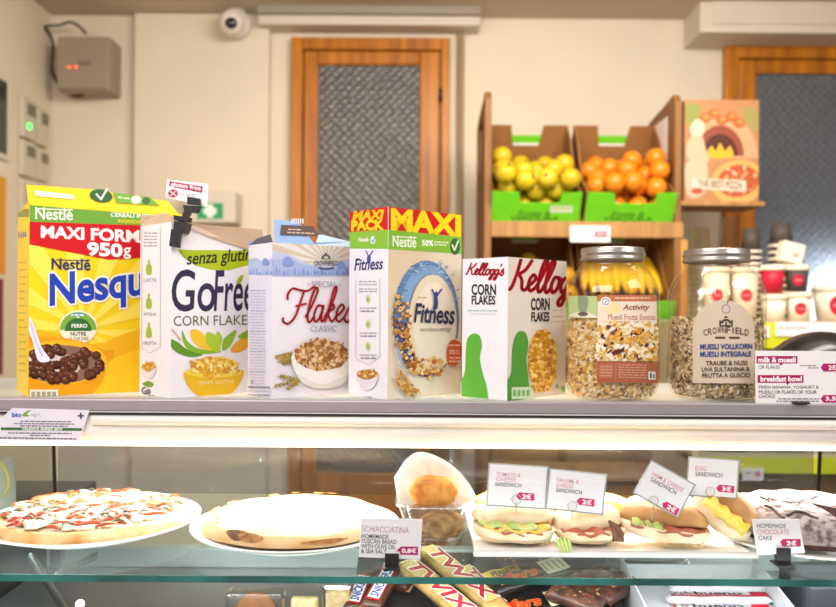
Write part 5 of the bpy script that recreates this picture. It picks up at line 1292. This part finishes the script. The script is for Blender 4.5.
b = MB(); b.ell((cx + .008, cy - .012, ZG + .0035 + .019), .033, .030, .019, M_mufb, 28, 18, lambda p: lumpy(3)(V((p.x, p.y, max(p.z, -.85)))), .8); o = b.build('bran_muffin'); tag(o, 'brown seedy muffin inside the clear pastry container', 'muffin')
b = MB(); out = [(398, 506), (394, 478), (404, 463), (414, 454), (424, 453), (437, 457), (452, 466), (465, 479), (474, 493), (479, 505)]
out = [out[0]] + [tuple(p) for p in catmull(out[1:], 4)]
yb = cy + .012
g = []
for k in range(7):
    s = k / 6; row = []
    for (px, py) in out:
        p = P(px, py, yb); cc = P(438, 506, yb); d = p - cc
        row.append(cc + d * s + V((0, .018 * (1 - s) * (1 + .3 * math.sin(px * .3)), .0008)))
    g.append(row)
b.sheet(g, mat('white_paper', '#f4efe6', .7, vary=.03, scale=12, sss=.02), (0, .002, 0)); o = b.build('paper_wrap'); tag(o, 'white paper standing behind the golden muffin', 'paper')

# sandwich tray
tx0, tx1 = P(476, 550, 1.12).x, P(760, 550, 1.12).x
t = thing('serving_tray', 'long white serving tray under the sandwiches', 'tray', ((tx0 + tx1) / 2, 1.24, ZG))
b = MB(); b.rbox(tx0, tx1, 1.134, 1.40, ZG + .0004, ZG + .007, M_glazed, .003); b.build('tray_base', t)
b = MB(); b.rbox(tx0 - .003, tx1 + .003, 1.128, 1.135, ZG + .002, ZG + .0115, mat('tray_edge', '#b9b4b0', .3, vary=.05), .003); b.rbox(tx0 - .003, tx1 + .003, 1.399, 1.406, ZG + .002, ZG + .0115, M_glazed, .003); b.build('rim', t)
ZS = ZG + .0073
M_cia = mat('ciabatta', '#d9bd92', .8, vary=.12, scale=26, h2='#ead9bc', bump=.35, sss=.05)
M_tan = mat('roll_browned', '#a06a34', .7, vary=.25, scale=18, h2='#cfa268', bump=.3, sss=.04)
M_gold = mat('roll_golden', '#dd9a3a', .6, vary=.25, scale=14, h2='#efc476', bump=.2, sss=.04)
M_let = mat('lettuce', '#93a94a', .5, vary=.25, scale=30, h2='#c2cc82'); M_ham = mat('ham', '#9c3f2a', .45, vary=.2, scale=30, h2='#b8664a')
M_egg = mat('egg_yellow', '#f0c422', .5, vary=.15, scale=30, h2='#f6dc6a'); M_chs = mat('cheese_slice', '#ecc25a', .45, vary=.08); M_rad = mat('chicory', '#5c2c22', .5, vary=.3, scale=40, h2='#8a5a44')
def sandwich(label, px, py, Y, L, D, H, tilt, yaw, top, bot, fills, seed, open_=.012, base=None):
    """Split roll: lower half, fillings, upper half; local x along the roll."""
    p = P(px, py, Y); t = thing('sandwich', label, 'sandwich', (p.x, Y, ZS), 'sandwiches on the tray')
    M = Matrix.Translation((p.x, Y, (ZS if base is None else base))) @ Matrix.Rotation(rad(yaw), 4, 'Z') @ Matrix.Rotation(rad(tilt), 4, 'Y')
    h1 = H * .42; f = lumpy(seed, .035)
    lift = abs(math.sin(rad(tilt))) * L * .44
    M = Matrix.Translation((0, 0, lift)) @ M
    b = MB(); b.ell((0, 0, h1), L / 2, D / 2, h1, bot, 30, 16, lambda q: f(V((q.x, q.y, min(q.z, .12) * 1.0))), .78); b.xf(M); b.build('lower_bread', t)
    b = MB(); rg = random.Random(seed)
    for nm, m, x0, x1, th, out in fills:
        b = MB(); g = []
        for i in range(13):
            x = x0 + (x1 - x0) * i / 12; row = []
            for j in range(7):
                y = (-.5 + j / 6 * .8) * D * out * math.sqrt(max(.1, 1 - (2 * x / (L * 1.08)) ** 2)); row.append((x, y, h1 + .0025 + .003 * math.sin(i * 1.7 + seed + j) * (.8 if j < 2 else .4) - (.004 if j == 0 else 0) + rg.uniform(-.001, .001)))
            g.append(row)
        b.sheet(g, m, (0, 0, th)); b.xf(M); b.build(nm, t); h1 += th
    b = MB(); zt_ = h1 + .003; b.ell((0, open_, zt_), L / 2 * .98, D / 2, H - zt_, top, 30, 16, lambda q: f(V((q.x, q.y, max(q.z, -.15)))), .8)
    b.xf(M @ Matrix.Rotation(rad(-3), 4, 'Y')); b.build('upper_bread', t)
    return t
# back row first
sandwich('golden toasted sandwich behind the front white sandwich at left', 518, 530, 1.272, .135, .072, .052, 3, 4, M_gold, M_cia, [('ham_slice', M_ham, -.05, .05, .004, 1.0)], 11)
sandwich('pale yellow sandwich behind the chicory sandwich', 592, 530, 1.272, .13, .072, .048, 0, 0, M_gold, M_cia, [('cheese_slice', M_chs, -.05, .05, .004, 1.0)], 12)
sandwich('pale roll behind the ham sandwich in the back row', 664, 530, 1.28, .12, .072, .046, 0, 5, M_cia, M_cia, [('egg_filling', M_egg, -.05, .05, .006, 1.02)], 13)
sandwich('front white sandwich with lettuce and orange cheese, left of the tray', 513, 545, 1.186, .118, .080, .052, 2, -2, M_cia, M_cia, [('ham_slice', M_ham, -.03, .052, .003, 1.04), ('cheese_slice', M_chs, -.045, .05, .003, 1.05), ('lettuce', M_let, -.052, .03, .003, 1.03)], 1)
t = sandwich('front sandwich with dark chicory leaf hanging at its end', 590, 545, 1.186, .104, .080, .048, -3, 3, M_cia, M_cia, [('ham_slice', M_ham, -.045, .04, .003, 1.04)], 2)
b = MB()
for k in range(5):
    c0 = P(609 + 2 * k, 521 + k, 1.155); b.tube([c0, P(613 + 2.2 * k, 526 + 2 * k, 1.148), P(615 + 1.6 * k, 533 + 2 * k, 1.146), P(613 + 2 * k, 541, 1.148)], [.002, .004, .0045, .002], M_rad, 6)
b.build('chicory_leaf', t)
b = MB()
for k in range(4): b.tube([P(556 + 4 * k, 538, 1.14), P(559 + 3.5 * k, 545, 1.132), P(562 + 3 * k, 552.5, 1.128)], [.002, .003, .0012], M_let, 6)
b.build('lettuce_tip', t)
t = sandwich('ham and cheese roll with browned top, tilted down to the right', 664, 548, 1.178, .128, .080, .050, 7, -4, M_tan, M_cia, [('ham_slice', M_ham, -.055, .05, .003, 1.03), ('lettuce', M_let, -.052, -.012, .003, 1.03)], 3)
t = sandwich('egg roll steeply tilted, yellow egg showing on its side', 712, 545, 1.19, .092, .070, .058, 38, -20, M_tan, M_cia, [('egg_filling', M_egg, -.034, .034, .011, 1.16)], 4)

def pin_card(px0, py0, wpx, hpx, rot, Y, label, lines, price, pin, sand_z):
    """Card in a clear sleeve held by a wire ring pin stuck in a sandwich."""
    c, s = math.cos(rad(rot)), math.sin(rad(rot)); T = lambda u, v: (px0 + u * c - v * s, py0 + u * s + v * c)
    pts = [T(0, 0), T(wpx, 0), T(wpx, hpx), T(0, hpx)]; q = [P(x, y, Y) for x, y in pts]
    t = thing('sandwich_card', label, 'price card', tuple((q[2] + q[3]) * .5), 'sandwich price cards')
    b = MB(); o = [P(*T(-1.6, -1.6), Y + .0016), P(*T(wpx + 1.6, -1.6), Y + .0016), P(*T(wpx + 1.6, hpx + 1.6), Y + .0016), P(*T(-1.6, hpx + 1.6), Y + .0016)]
    b.prism(o, (0, .0008, 0), mat('sleeve_grey', '#a9b0ae', .25)); b.build('sleeve', t)
    b = MB(); b.prism(q, (0, .0014, 0), M_white); A = Art(b, planeproj(V((0, Y, 0)), V((0, -1, 0))), pts)
    for (tx, u, v, w, h, col) in lines:
        x, y = T(u, v + h); A.text(tx, x, y - h, x + w, y, col, rot=rot, bold=.006)
    u, v = pin[2], pin[3]
    A.poly([T(u, v + 3.8), T(u + 3, v), T(u + 18, v + .2), T(u + 18.4, v + 7.4), T(u + 3, v + 7.2)], '#cf2868'); x, y = T(u + 6, v + 6); A.text(price, x, y - 4.6, x + 9, y, '#ffffff', rot=rot, bold=.03)
    b.build('card', t)
    b = MB(); x, y = T(pin[0], pin[1]); cc = P(x, y, Y - .003); r = 4.6 / F * Y
    b.tube([cc + V((r * math.cos(k * .2618), .0, r * math.sin(k * .2618))) for k in range(24)], .00055, M_steel, 6, True)
    b.tube([cc + V((0, 0, -r)), cc + V((0, .004, -r - .012)), V((cc.x, cc.y + .006, sand_z))], .0006, M_steel, 6); b.build('ring_pin', t)
    return t
PK = '#d98aa4'
pin_card(490, 464.5, 57, 40, 3.5, 1.165, 'tomato and cheese sandwich price card, leftmost of the pinned cards', [('TOMATO &', 7, 7, 24, 4, PK), ('CHEESE', 7, 12, 20, 4, PK), ('SANDWICH', 6.5, 17, 26, 4.2, INK)], '2€', (28.5, 33, 28, 26), ZS + .045)
pin_card(551, 470, 55, 38, 6, 1.160, 'salami and cheese sandwich price card, second from left', [('SALAMI &', 7, 7, 22, 4, PK), ('CHEESE', 7, 12, 17, 4, PK), ('SANDWICH', 7, 17, 26, 4.2, INK)], '2€', (25, 33.5, 28.5, 24.5), ZS + .040)
pin_card(652, 462, 48, 35, 29, 1.150, 'ham and cheese sandwich price card tilted sharply', [('HAM & CHEESE', 6, 7.5, 35, 4.4, PK), ('SANDWICH', 7, 13, 29, 4.6, INK)], '2€', (20, 33, 29, 27.5), ZS + .042)
pin_card(690, 458, 48.5, 36.5, 4, 1.165, 'egg sandwich price card, rightmost of the pinned cards', [('EGG', 6, 7.5, 11, 4.2, PK), ('SANDWICH', 6.5, 13, 27, 4.5, INK)], '3€', (22.5, 32, 28, 24.5), ZS + .036)

# chocolate cake on its plate
kx, ky, kr = .585, 1.225, .108
plate('plate', kx, ky, ZG, .134, 'white plate under the chocolate cake at right', 'large white plates', h=.014)
t = thing('chocolate_cake', 'cracked chocolate cake dusted with icing sugar on a plate', 'cake', (kx, ky, ZG + .006))
M_dust = mat('icing_dusted_cake', '#b3a5a2', .85, vary=.3, scale=85, h2='#55382f', bump=.5)
nt = M_dust.node_tree
for nd in nt.nodes:
    if nd.type == 'MAP_RANGE': nd.inputs[1].default_value = .44; nd.inputs[2].default_value = .66
M_choc = mat('chocolate_crumb', '#3a2019', .85, vary=.3, scale=60, h2='#5c3a2e', bump=.6)
def cake_piece(a0, a1, n, inset):
    b = MB(); prof = [(0.02, .0), (.95, .0), (1.0, .008), (1.0, .020), (.985, .032), (.94, .0405), (.8, .0445), (.5, .0455), (.02, .045)]
    rows = []
    mid = (a0 + a1) / 2; ox, oy = kx + inset * math.cos(mid), ky + inset * math.sin(mid)
    for i in range(n + 1):
        a = a0 + (a1 - a0) * i / n
        rows.append([(ox + kr * r_ * (1 + .012 * math.sin(11 * a) + .008 * math.sin(23 * a)) * math.cos(a), oy + kr * r_ * (1 + .012 * math.sin(11 * a)) * math.sin(a), ZG + .0145 + z_ + (.0012 * math.sin(13 * a + 9 * r_) if z_ > .03 else 0)) for r_, z_ in prof])
    k = len(prof); vs = [p for r_ in rows for p in r_]
    side = [(i * k + j, (i + 1) * k + j, (i + 1) * k + j + 1, i * k + j + 1) for i in range(n) for j in range(0, 2)]
    top = [(i * k + j, (i + 1) * k + j, (i + 1) * k + j + 1, i * k + j + 1) for i in range(n) for j in range(2, k - 1)]
    b.add(vs, side, M_choc, True); b.add(vs, top, M_dust, True); b.add(vs, [tuple(range(k)), tuple(n * k + j for j in reversed(range(k)))], M_choc)
    return b
cake_piece(rad(-62), rad(268), 64, 0).build('cake_body', t)
b = MB()
def crack(pts, w):
    q = []
    for px, py in pts:
        d = P(px, py, 1) - CAM; h = ZG + .0145 + .0452; s = (h - CZ) / d.z; p = CAM + d * s
        rr = math.hypot(p.x - kx, p.y - ky) / kr
        q.append(V((p.x, p.y, h + (.0006 if rr < .8 else -.004 * (rr - .8) / .15))))
    b.tube(q, w, M_choc, 6)
crack([(760, 497), (766, 500), (771, 499), (768, 502)], .0018)
crack([(765, 506), (772, 508), (778, 512), (784, 514.5)], .0019); crack([(788, 513.5), (796, 512), (804, 513), (812, 516), (818, 517)], .0026); crack([(770, 499), (778, 501), (790, 503), (800, 503)], .0008); crack([(796, 507), (802, 501), (808, 498)], .0008); crack([(812, 499), (816, 497), (820, 499)], .0015)
b.build('crust_cracks', t)
t = thing('cake_slice', 'cut slice of the chocolate cake at the right edge', 'cake slice', (kx + .05, ky - .05, ZG + .006))
cake_piece(rad(-56), rad(-18) , 14, .013).build('slice_body', t)

# ------------------------------------------------------------------ sweets on the deck
def clear_wrap(b, c, w, h, d, m=None):
    b.rbox(c.x - w, c.x + w, c.y - d, c.y + d, c.z - h, c.z + h, m or clear('cellophane', '#f4f3ee', 1.45, 1.6, .08, .12), min(d, w, h) * .5, 2)
# sloping counter step that the bars lie on
SX0, SX1 = P(350, 590, 1.13).x, P(632, 590, 1.13).x
S0, S1 = V((0, 1.055, ZD + .006)), V((0, 1.30, 1.036))
sl = math.atan2(S1.z - S0.z, S1.y - S0.y); sn = V((0, -math.sin(sl), math.cos(sl)))
b = MB(); b.prism([(SX0, S0.y, ZD + .0004), (SX0, S1.y, ZD + .0004), (SX0, S1.y, S1.z), (SX0, S0.y, S0.z)], (SX1 - SX0, 0, 0), mat('riser_black', '#2b2728', .5, vary=.1)); o = b.build('sweets_riser'); tag(o, 'dark sloping riser under the heap of chocolate bars', 'display riser')
slope = planeproj(V((0, S0.y, S0.z)), sn)
def bar_pack(name, label, pa, pb, wid, hgt, body, art, group, lift=.0, endc=None, roll=0.0):
    """Pillow wrapper from pixel pa to pixel pb lying on the riser, crimped ends, printing on its top."""
    A0, B0 = slope(*pa), slope(*pb); ax = (B0 - A0); L = ax.length; ax.normalize(); n = sn; ay = n.cross(ax); 
    if ay.y < 0: pass
    O = (A0 + B0) / 2 + n * (lift + .0006)
    M = Matrix(((ax.x, ay.x, n.x, O.x), (ax.y, ay.y, n.y, O.y), (ax.z, ay.z, n.z, O.z), (0, 0, 0, 1)))
    t = bpy.data.objects.new(name, None); COL.objects.link(t); t.location = O; tag(t, label, 'chocolate bar', group)
    b = MB(); nu, nv = 17, 12; vs = []; fs = []
    for i in range(nu):
        s = -1 + 2 * i / (nu - 1); x = s * L / 2
        e = max(0, (abs(s) - .84) / .16); ww = wid / 2 * (1 - .02 * e + .012 * math.sin(i * 2.3)); hh = hgt / 2 * max(0, 1 - e) ** .5 + .0006
        for k in range(nv):
            a = 2 * math.pi * k / nv; ca, sa = math.cos(a), math.sin(a)
            vs.append((x, ww * math.copysign(abs(ca) ** .6, ca), hgt / 2 + hh * math.copysign(abs(sa) ** .55, sa) + (.0012 * math.sin(k * 3 + i) * (1 - e))))
    for i in range(nu - 1):
        for k in range(nv): fs.append((i * nv + k, (i + 1) * nv + k, (i + 1) * nv + (k + 1) % nv, i * nv + (k + 1) % nv))
    fs += [tuple(range(nv)), tuple((nu - 1) * nv + k for k in reversed(range(nv)))]
    b.add(vs, fs, body, True)
    if art:
        pr = lambda px, py, off=0.0: V((px / 1000, -py / 1000, hgt + .0016 + off * .5))
        art(Art(b, pr, None), L * 1000, wid * 1000)
    b.xf(M); o = b.build('wrapper', None); o.parent = t; o.matrix_parent_inverse = Matrix.Translation(-O)
    if endc:
        b = MB(); 
        for s in (-1, 1): b.box(s * L / 2 - .003, s * L / 2 + .003, -wid / 2, wid / 2, hgt / 2 - .0008, hgt / 2 + .0008, endc)
        b.xf(M); o = b.build('crimped_end', None); o.parent = t; o.matrix_parent_inverse = Matrix.Translation(-O)
    return t
M_tw = mat('wrapper_gold', '#9c7638', .3, vary=.25, scale=20, h2='#d0ae6c', metal=.2); M_sn = mat('wrapper_brown', '#3a2018', .3, vary=.25, scale=25, h2='#5a3222'); M_ms = mat('wrapper_black', '#17120f', .28, vary=.2, scale=30)
M_cb = mat('wrapper_dark_choc', '#3b2722', .35, vary=.35, scale=45, h2='#6b4636', bump=.5); M_gd = mat('wrapper_crimp_gold', '#d8b87a', .3, metal=.3)
def a_twix(A, L, w):
    A.rect(-L * .42, -w * .33, L * .42, w * .40, '#c9a868'); A.text('TWIX', -L * .38, -w * .30, L * .38, w * .30, '#a81a2c', bold=.035, outline=('#f6efe2', .07), shear=.15)
def a_snick(A, L, w):
    A.rect(-L * .40, -w * .34, L * .40, w * .34, '#b3202c'); A.rect(-L * .36, -w * .27, L * .36, w * .27, '#f2efe8'); A.text('SNICKERS', -L * .33, -w * .2, L * .33, w * .2, '#1f3f9a', bold=.04, shear=.2)
def a_mars(A, L, w):
    A.text('Mars', -L * .40, -w * .30, L * .08, w * .26, '#c8301a', bold=.03, shear=.3, outline=('#d9a23a', .05)); A.rect(L * .16, -w * .48, L * .46, w * .48, '#d9cfae'); 
    for k in range(4): A.rect(L * (.18 + .07 * k), -w * .3, L * (.21 + .07 * k), w * .3, '#a89a70')
def a_nut(A, L, w): A.text('PEANUT', -L * .3, -w * .22, L * .3, w * .1, '#3d2a12', bold=.03)
# hidden under-layer bars carry the upper ones
for k, (pa, pb, lb) in enumerate((((360, 588), (392, 577), 'brown and gold wrapper at the back left of the heap'), ((372, 580), (412, 590), 'brown wrapper under the blue lettered bars'))):
    bar_pack('chocolate_bar', lb, pa, pb, .034, .016, M_sn, None, 'nougat bars in the heap', 0, M_gd)
bar_pack('chocolate_bar', 'brown wrapped bar with blue lettering, standing front of the nougat bars', (370, 625), (392, 584), .030, .016, M_sn, a_snick, 'nougat bars in the heap', .017, M_gd)
bar_pack('chocolate_bar', 'brown wrapped bar at the far left of the heap', (352, 618), (366, 582), .030, .016, M_sn, a_snick, 'nougat bars in the heap', .001, M_gd)
bar_pack('twin_bar', 'gold wrapped twin bar, left of the three red lettered ones', (404, 578), (478, 640), .036, .016, M_tw, a_twix, 'gold twin bars in the heap', .018, M_gd)
bar_pack('twin_bar', 'gold wrapped twin bar, middle of the three red lettered ones', (425, 559), (500, 622), .034, .016, M_tw, a_twix, 'gold twin bars in the heap', .010, M_gd)
bar_pack('twin_bar', 'gold wrapped twin bar, right of the three red lettered ones', (462, 573), (516, 632), .030, .016, M_tw, a_twix, 'gold twin bars in the heap', .0, M_gd)
bar_pack('peanut_packet', 'yellow peanut sweet packet behind the black bar', (484, 588), (524, 578), .036, .016, mat('wrapper_yellow', '#f0c41c', .3, vary=.1, scale=20), a_nut, 'small sweet packets', .0)
bar_pack('chocolate_bar', 'black wrapped bar with red lettering and a cream end', (490, 606), (566, 582), .034, .018, M_ms, a_mars, None, .017, M_ms)
bar_pack('chocolate_bar', 'black wrapped bar lying under the red lettered black bar', (494, 620), (572, 606), .034, .017, M_ms, a_mars, None, .0, M_ms)
for k, (pa, pb, lb) in enumerate((((500, 570), (540, 564), 'crinkled brown wrapper in the back row, left'), ((532, 566), (566, 574), 'crinkled brown wrapper in the back row, right'), ((566, 582), (604, 610), 'dark crinkled wrapper leaning right of the black bar'), ((586, 576), (622, 600), 'dark crinkled wrapper at the right end of the heap'), ((548, 606), (600, 626), 'dark wrapper lowest at the right of the heap'), ((600, 606), (630, 584), 'dark violet wrapper beside the stack of plates'))):
    bar_pack('chocolate_bar', lb, pa, pb, .034, .017, M_cb, (lambda A, L, w: (A.flakes(lambda x, y: True, (-L * .4, -w * .3, L * .4, w * .3), 26, ['#a8743c', '#c89a5c', '#7a4a34', '#8a3028'], 1.2, 3))), 'crinkled wrappers in the heap', .001 if k != 4 else .019, None)

# wrapped biscuits left of the heap
q = P(256, 612, 1.16)
t = thing('wrapped_biscuit', 'round brown biscuit upright in clear wrapping below the flat bread', 'biscuit', (q.x, 1.16, ZD))
b = MB(); r = .029; b.lathe([(0, 0), (r, 0), (r, .012), (r * .8, .014), (0, .014)], (0, 0, 0), mat('biscuit_brown', '#a56a34', .75, vary=.25, scale=60, bump=.4), 32); zc = P(256, 594, 1.16).z - r; b.xf(Matrix.Translation((q.x, 1.165, zc)) @ Matrix.Rotation(rad(72), 4, 'X')); b.build('biscuit', t)
b = MB(); clear_wrap(b, V((q.x, 1.16, (ZD + zc + r) / 2 + .004)), .042, (zc + r - ZD) / 2 + .0035, .018); b.build('wrapping', t)
q = P(338, 594, 1.16)
t = thing('sesame_bar', 'pale seed bar standing in a clear bag beside the chocolate heap', 'seed bar', (q.x, 1.16, ZD))
zt_ = P(338, 582, 1.16).z
b = MB(); b.rbox(q.x - .017, q.x + .017, 1.152, 1.168, ZD + .001, zt_ - .012, mat('seed_bar', '#c9a96a', .7, vary=.3, scale=120, h2='#e6d3a4', bump=.6), .003); b.build('seed_block', t)
b = MB(); clear_wrap(b, V((q.x, 1.16, (ZD + zt_) / 2 + .0008)), .022, (zt_ - ZD) / 2, .014); b.build('wrapping', t)
q = P(305, 604, 1.17)
t = thing('seed_biscuit', 'low seed biscuit between the round biscuit and the seed bar', 'biscuit', (q.x, 1.17, ZD)); zt_ = P(305, 597, 1.17).z
b = MB(); b.rbox(q.x - .02, q.x + .02, 1.163, 1.178, ZD + .0005, zt_, mat('seed_bar'  , '#c9a96a'), .004); b.build('seed_block', t)

# stacked side plates
px_, Ys = 636, 1.40
q = P(px_, 577, Ys); r = 51 / F * Ys; zb = P(px_, 600, Ys - r).z; 
n = 7; zt0 = P(px_, 563, Ys - r).z
M_pl = mat('side_plate_white', '#e9eef0', .2, vary=.02)
b = MB(); b.rbox(q.x - .06, q.x + .06, Ys - .05, Ys + .05, ZD + .0004, zb - .0, mat('plate_stand', '#8c8a88', .5, vary=.05), .004); o = b.build('plate_stand'); tag(o, 'grey block under the stack of side plates', 'stand')
for k in range(n):
    z = zb + (zt0 - zb) * k / (n - 1)
    t = thing('side_plate', 'topmost of the stacked white side plates' if k == n - 1 else 'white side plate within the stack on the deck', 'plate', (q.x, Ys, z), 'stacked side plates')
    b = MB(); b.lathe([(0, .0), (r * .6, 0), (r * .66, .003), (r, .0105), (r, .0118), (r * .97, .012), (r * .62, .0035), (0, .0035)], (q.x, Ys, z + .0003 + k * .0003), M_pl, 48); b.build('plate_body', t)

# carton of white wafer bars
cx0, cx1 = P(642, 600, 1.13).x, P(790, 600, 1.13).x
t = thing('bar_carton', 'open white carton holding wafer bars below the ham sandwich', 'carton', ((cx0 + cx1) / 2, 1.15, ZD))
M_bc = mat('carton_wall_white', '#d8d8dc', .5, vary=.04)
zt_ = P(700, 585, 1.22).z
b = MB(); b.box(cx0, cx1, 1.07, 1.255, ZD + .0004, ZD + .002, M_bc); b.prism([(cx0, 1.07, ZD), (cx0, 1.255, ZD), (cx0, 1.255, zt_ + .035), (cx0, 1.07, ZD + .055)], (.002, 0, 0), M_bc); b.prism([(cx1, 1.07, ZD), (cx1, 1.255, ZD), (cx1, 1.255, zt_ + .035), (cx1, 1.07, ZD + .055)], (-.002, 0, 0), M_bc); b.box(cx0, cx1, 1.253, 1.255, ZD, zt_ + .02, M_bc); b.box(cx0, cx1, 1.07, 1.072, ZD, ZD + .04, M_bc); b.build('tray', t)
b = MB(); b.prism([(cx0 + .006, 1.08, ZD + .002), (cx0 + .006, 1.25, ZD + .002), (cx0 + .006, 1.25, zt_ - .008), (cx0 + .006, 1.08, ZD + .035)], (cx1 - cx0 - .012, 0, 0), M_bc); b.build('inner_step', t)
S0o = (S0.copy(), sn.copy(), slope)
w0_ = V((0, 1.08, ZD + .035)); w1_ = V((0, 1.25, zt_ - .008)); sl2 = math.atan2(w1_.z - w0_.z, w1_.y - w0_.y); sn = V((0, -math.sin(sl2), math.cos(sl2))); slope = planeproj(w0_, sn)
M_bu = mat('wrapper_white', '#e9e6ea', .3, vary=.1, scale=20, h2='#d4d0d8')
def a_bueno(A, L, w):
    A.rect(-L * .46, w * .18, L * .46, w * .42, '#c4182a'); A.rect(L * .30, -w * .42, L * .46, w * .42, '#c4182a'); A.text('bueno', -L * .22, -w * .38, L * .22, w * .12, '#2a1c22', bold=.035, outline=('#f4f1f2', .07)); A.flakes(lambda x, y: x < -L * .26, (-L * .44, -w * .35, -L * .2, w * .2), 20, ['#6b4030', '#8a5a44', '#3a2420'], 1.2, 2.6)
for k, (y, lb) in enumerate(((592, 'white wafer bar at the back of the open carton'), (603, 'white wafer bar in the middle of the open carton'), (616, 'white wafer bar at the front of the open carton'))):
    bar_pack('wafer_bar', lb, (668 - 3 * k, y), (768 + 3 * k, y + .6), .018, .012, M_bu, a_bueno, 'wafer bars in the open carton', .0, None)
# dark bag at right end of the deck
q = P(818, 595, 1.16); zt_ = P(818, 574, 1.19).z
t = thing('coffee_bag', 'dark grey bag standing at the right end of the deck', 'bag', (q.x, 1.2, ZD))
b = MB(); x0, x1 = P(797, 600, 1.19).x, XB - .016; b.rbox(x0, x1, 1.16, 1.26, ZD + .0004, zt_, mat('bag_grey', '#4a4c54', .35, vary=.25, scale=18), .012, 3); b.build('bag_body', t)
b = MB(); b.rbox(x0 + .004, x1 - .004, 1.203, 1.217, zt_ - .003, zt_ + .010, mat('bag_grey', '#4a4c54'), .002); b.build('folded_top', t)

# white bag with yellow trim beyond the left end panel
b = MB(); b.box(-1.25, XA - .012, 1.25, 1.75, 0, 1.05, mat('side_counter', '#6f6a64', .5, vary=.08)); struct('trim_2', b)
xq = P(-4, 470, 1.42).x
t = thing('paper_bag', 'white paper bag with yellow edging beyond the left glass panel', 'paper bag', (xq, 1.42, 1.05))
b = MB(); x0, x1 = P(-30, 470, 1.42).x, P(7, 470, 1.42).x; zt_ = P(0, 459, 1.42).z
b.rbox(x0, x1, 1.38, 1.46, 1.0503, zt_, mat('bag_white', '#e6e2da', .6, vary=.08, scale=14), .010, 3); b.build('bag_body', t)
b = MB(); b.tube([V(p) for p in catmull([tuple(P(0, 462, 1.375)), tuple(P(7, 474, 1.376)), tuple(P(8.5, 486, 1.378)), tuple(P(3, 498, 1.376))], 5)], .0016, mat('yellow_cord', '#d8c23a', .5), 8); b.build('yellow_cord', t)
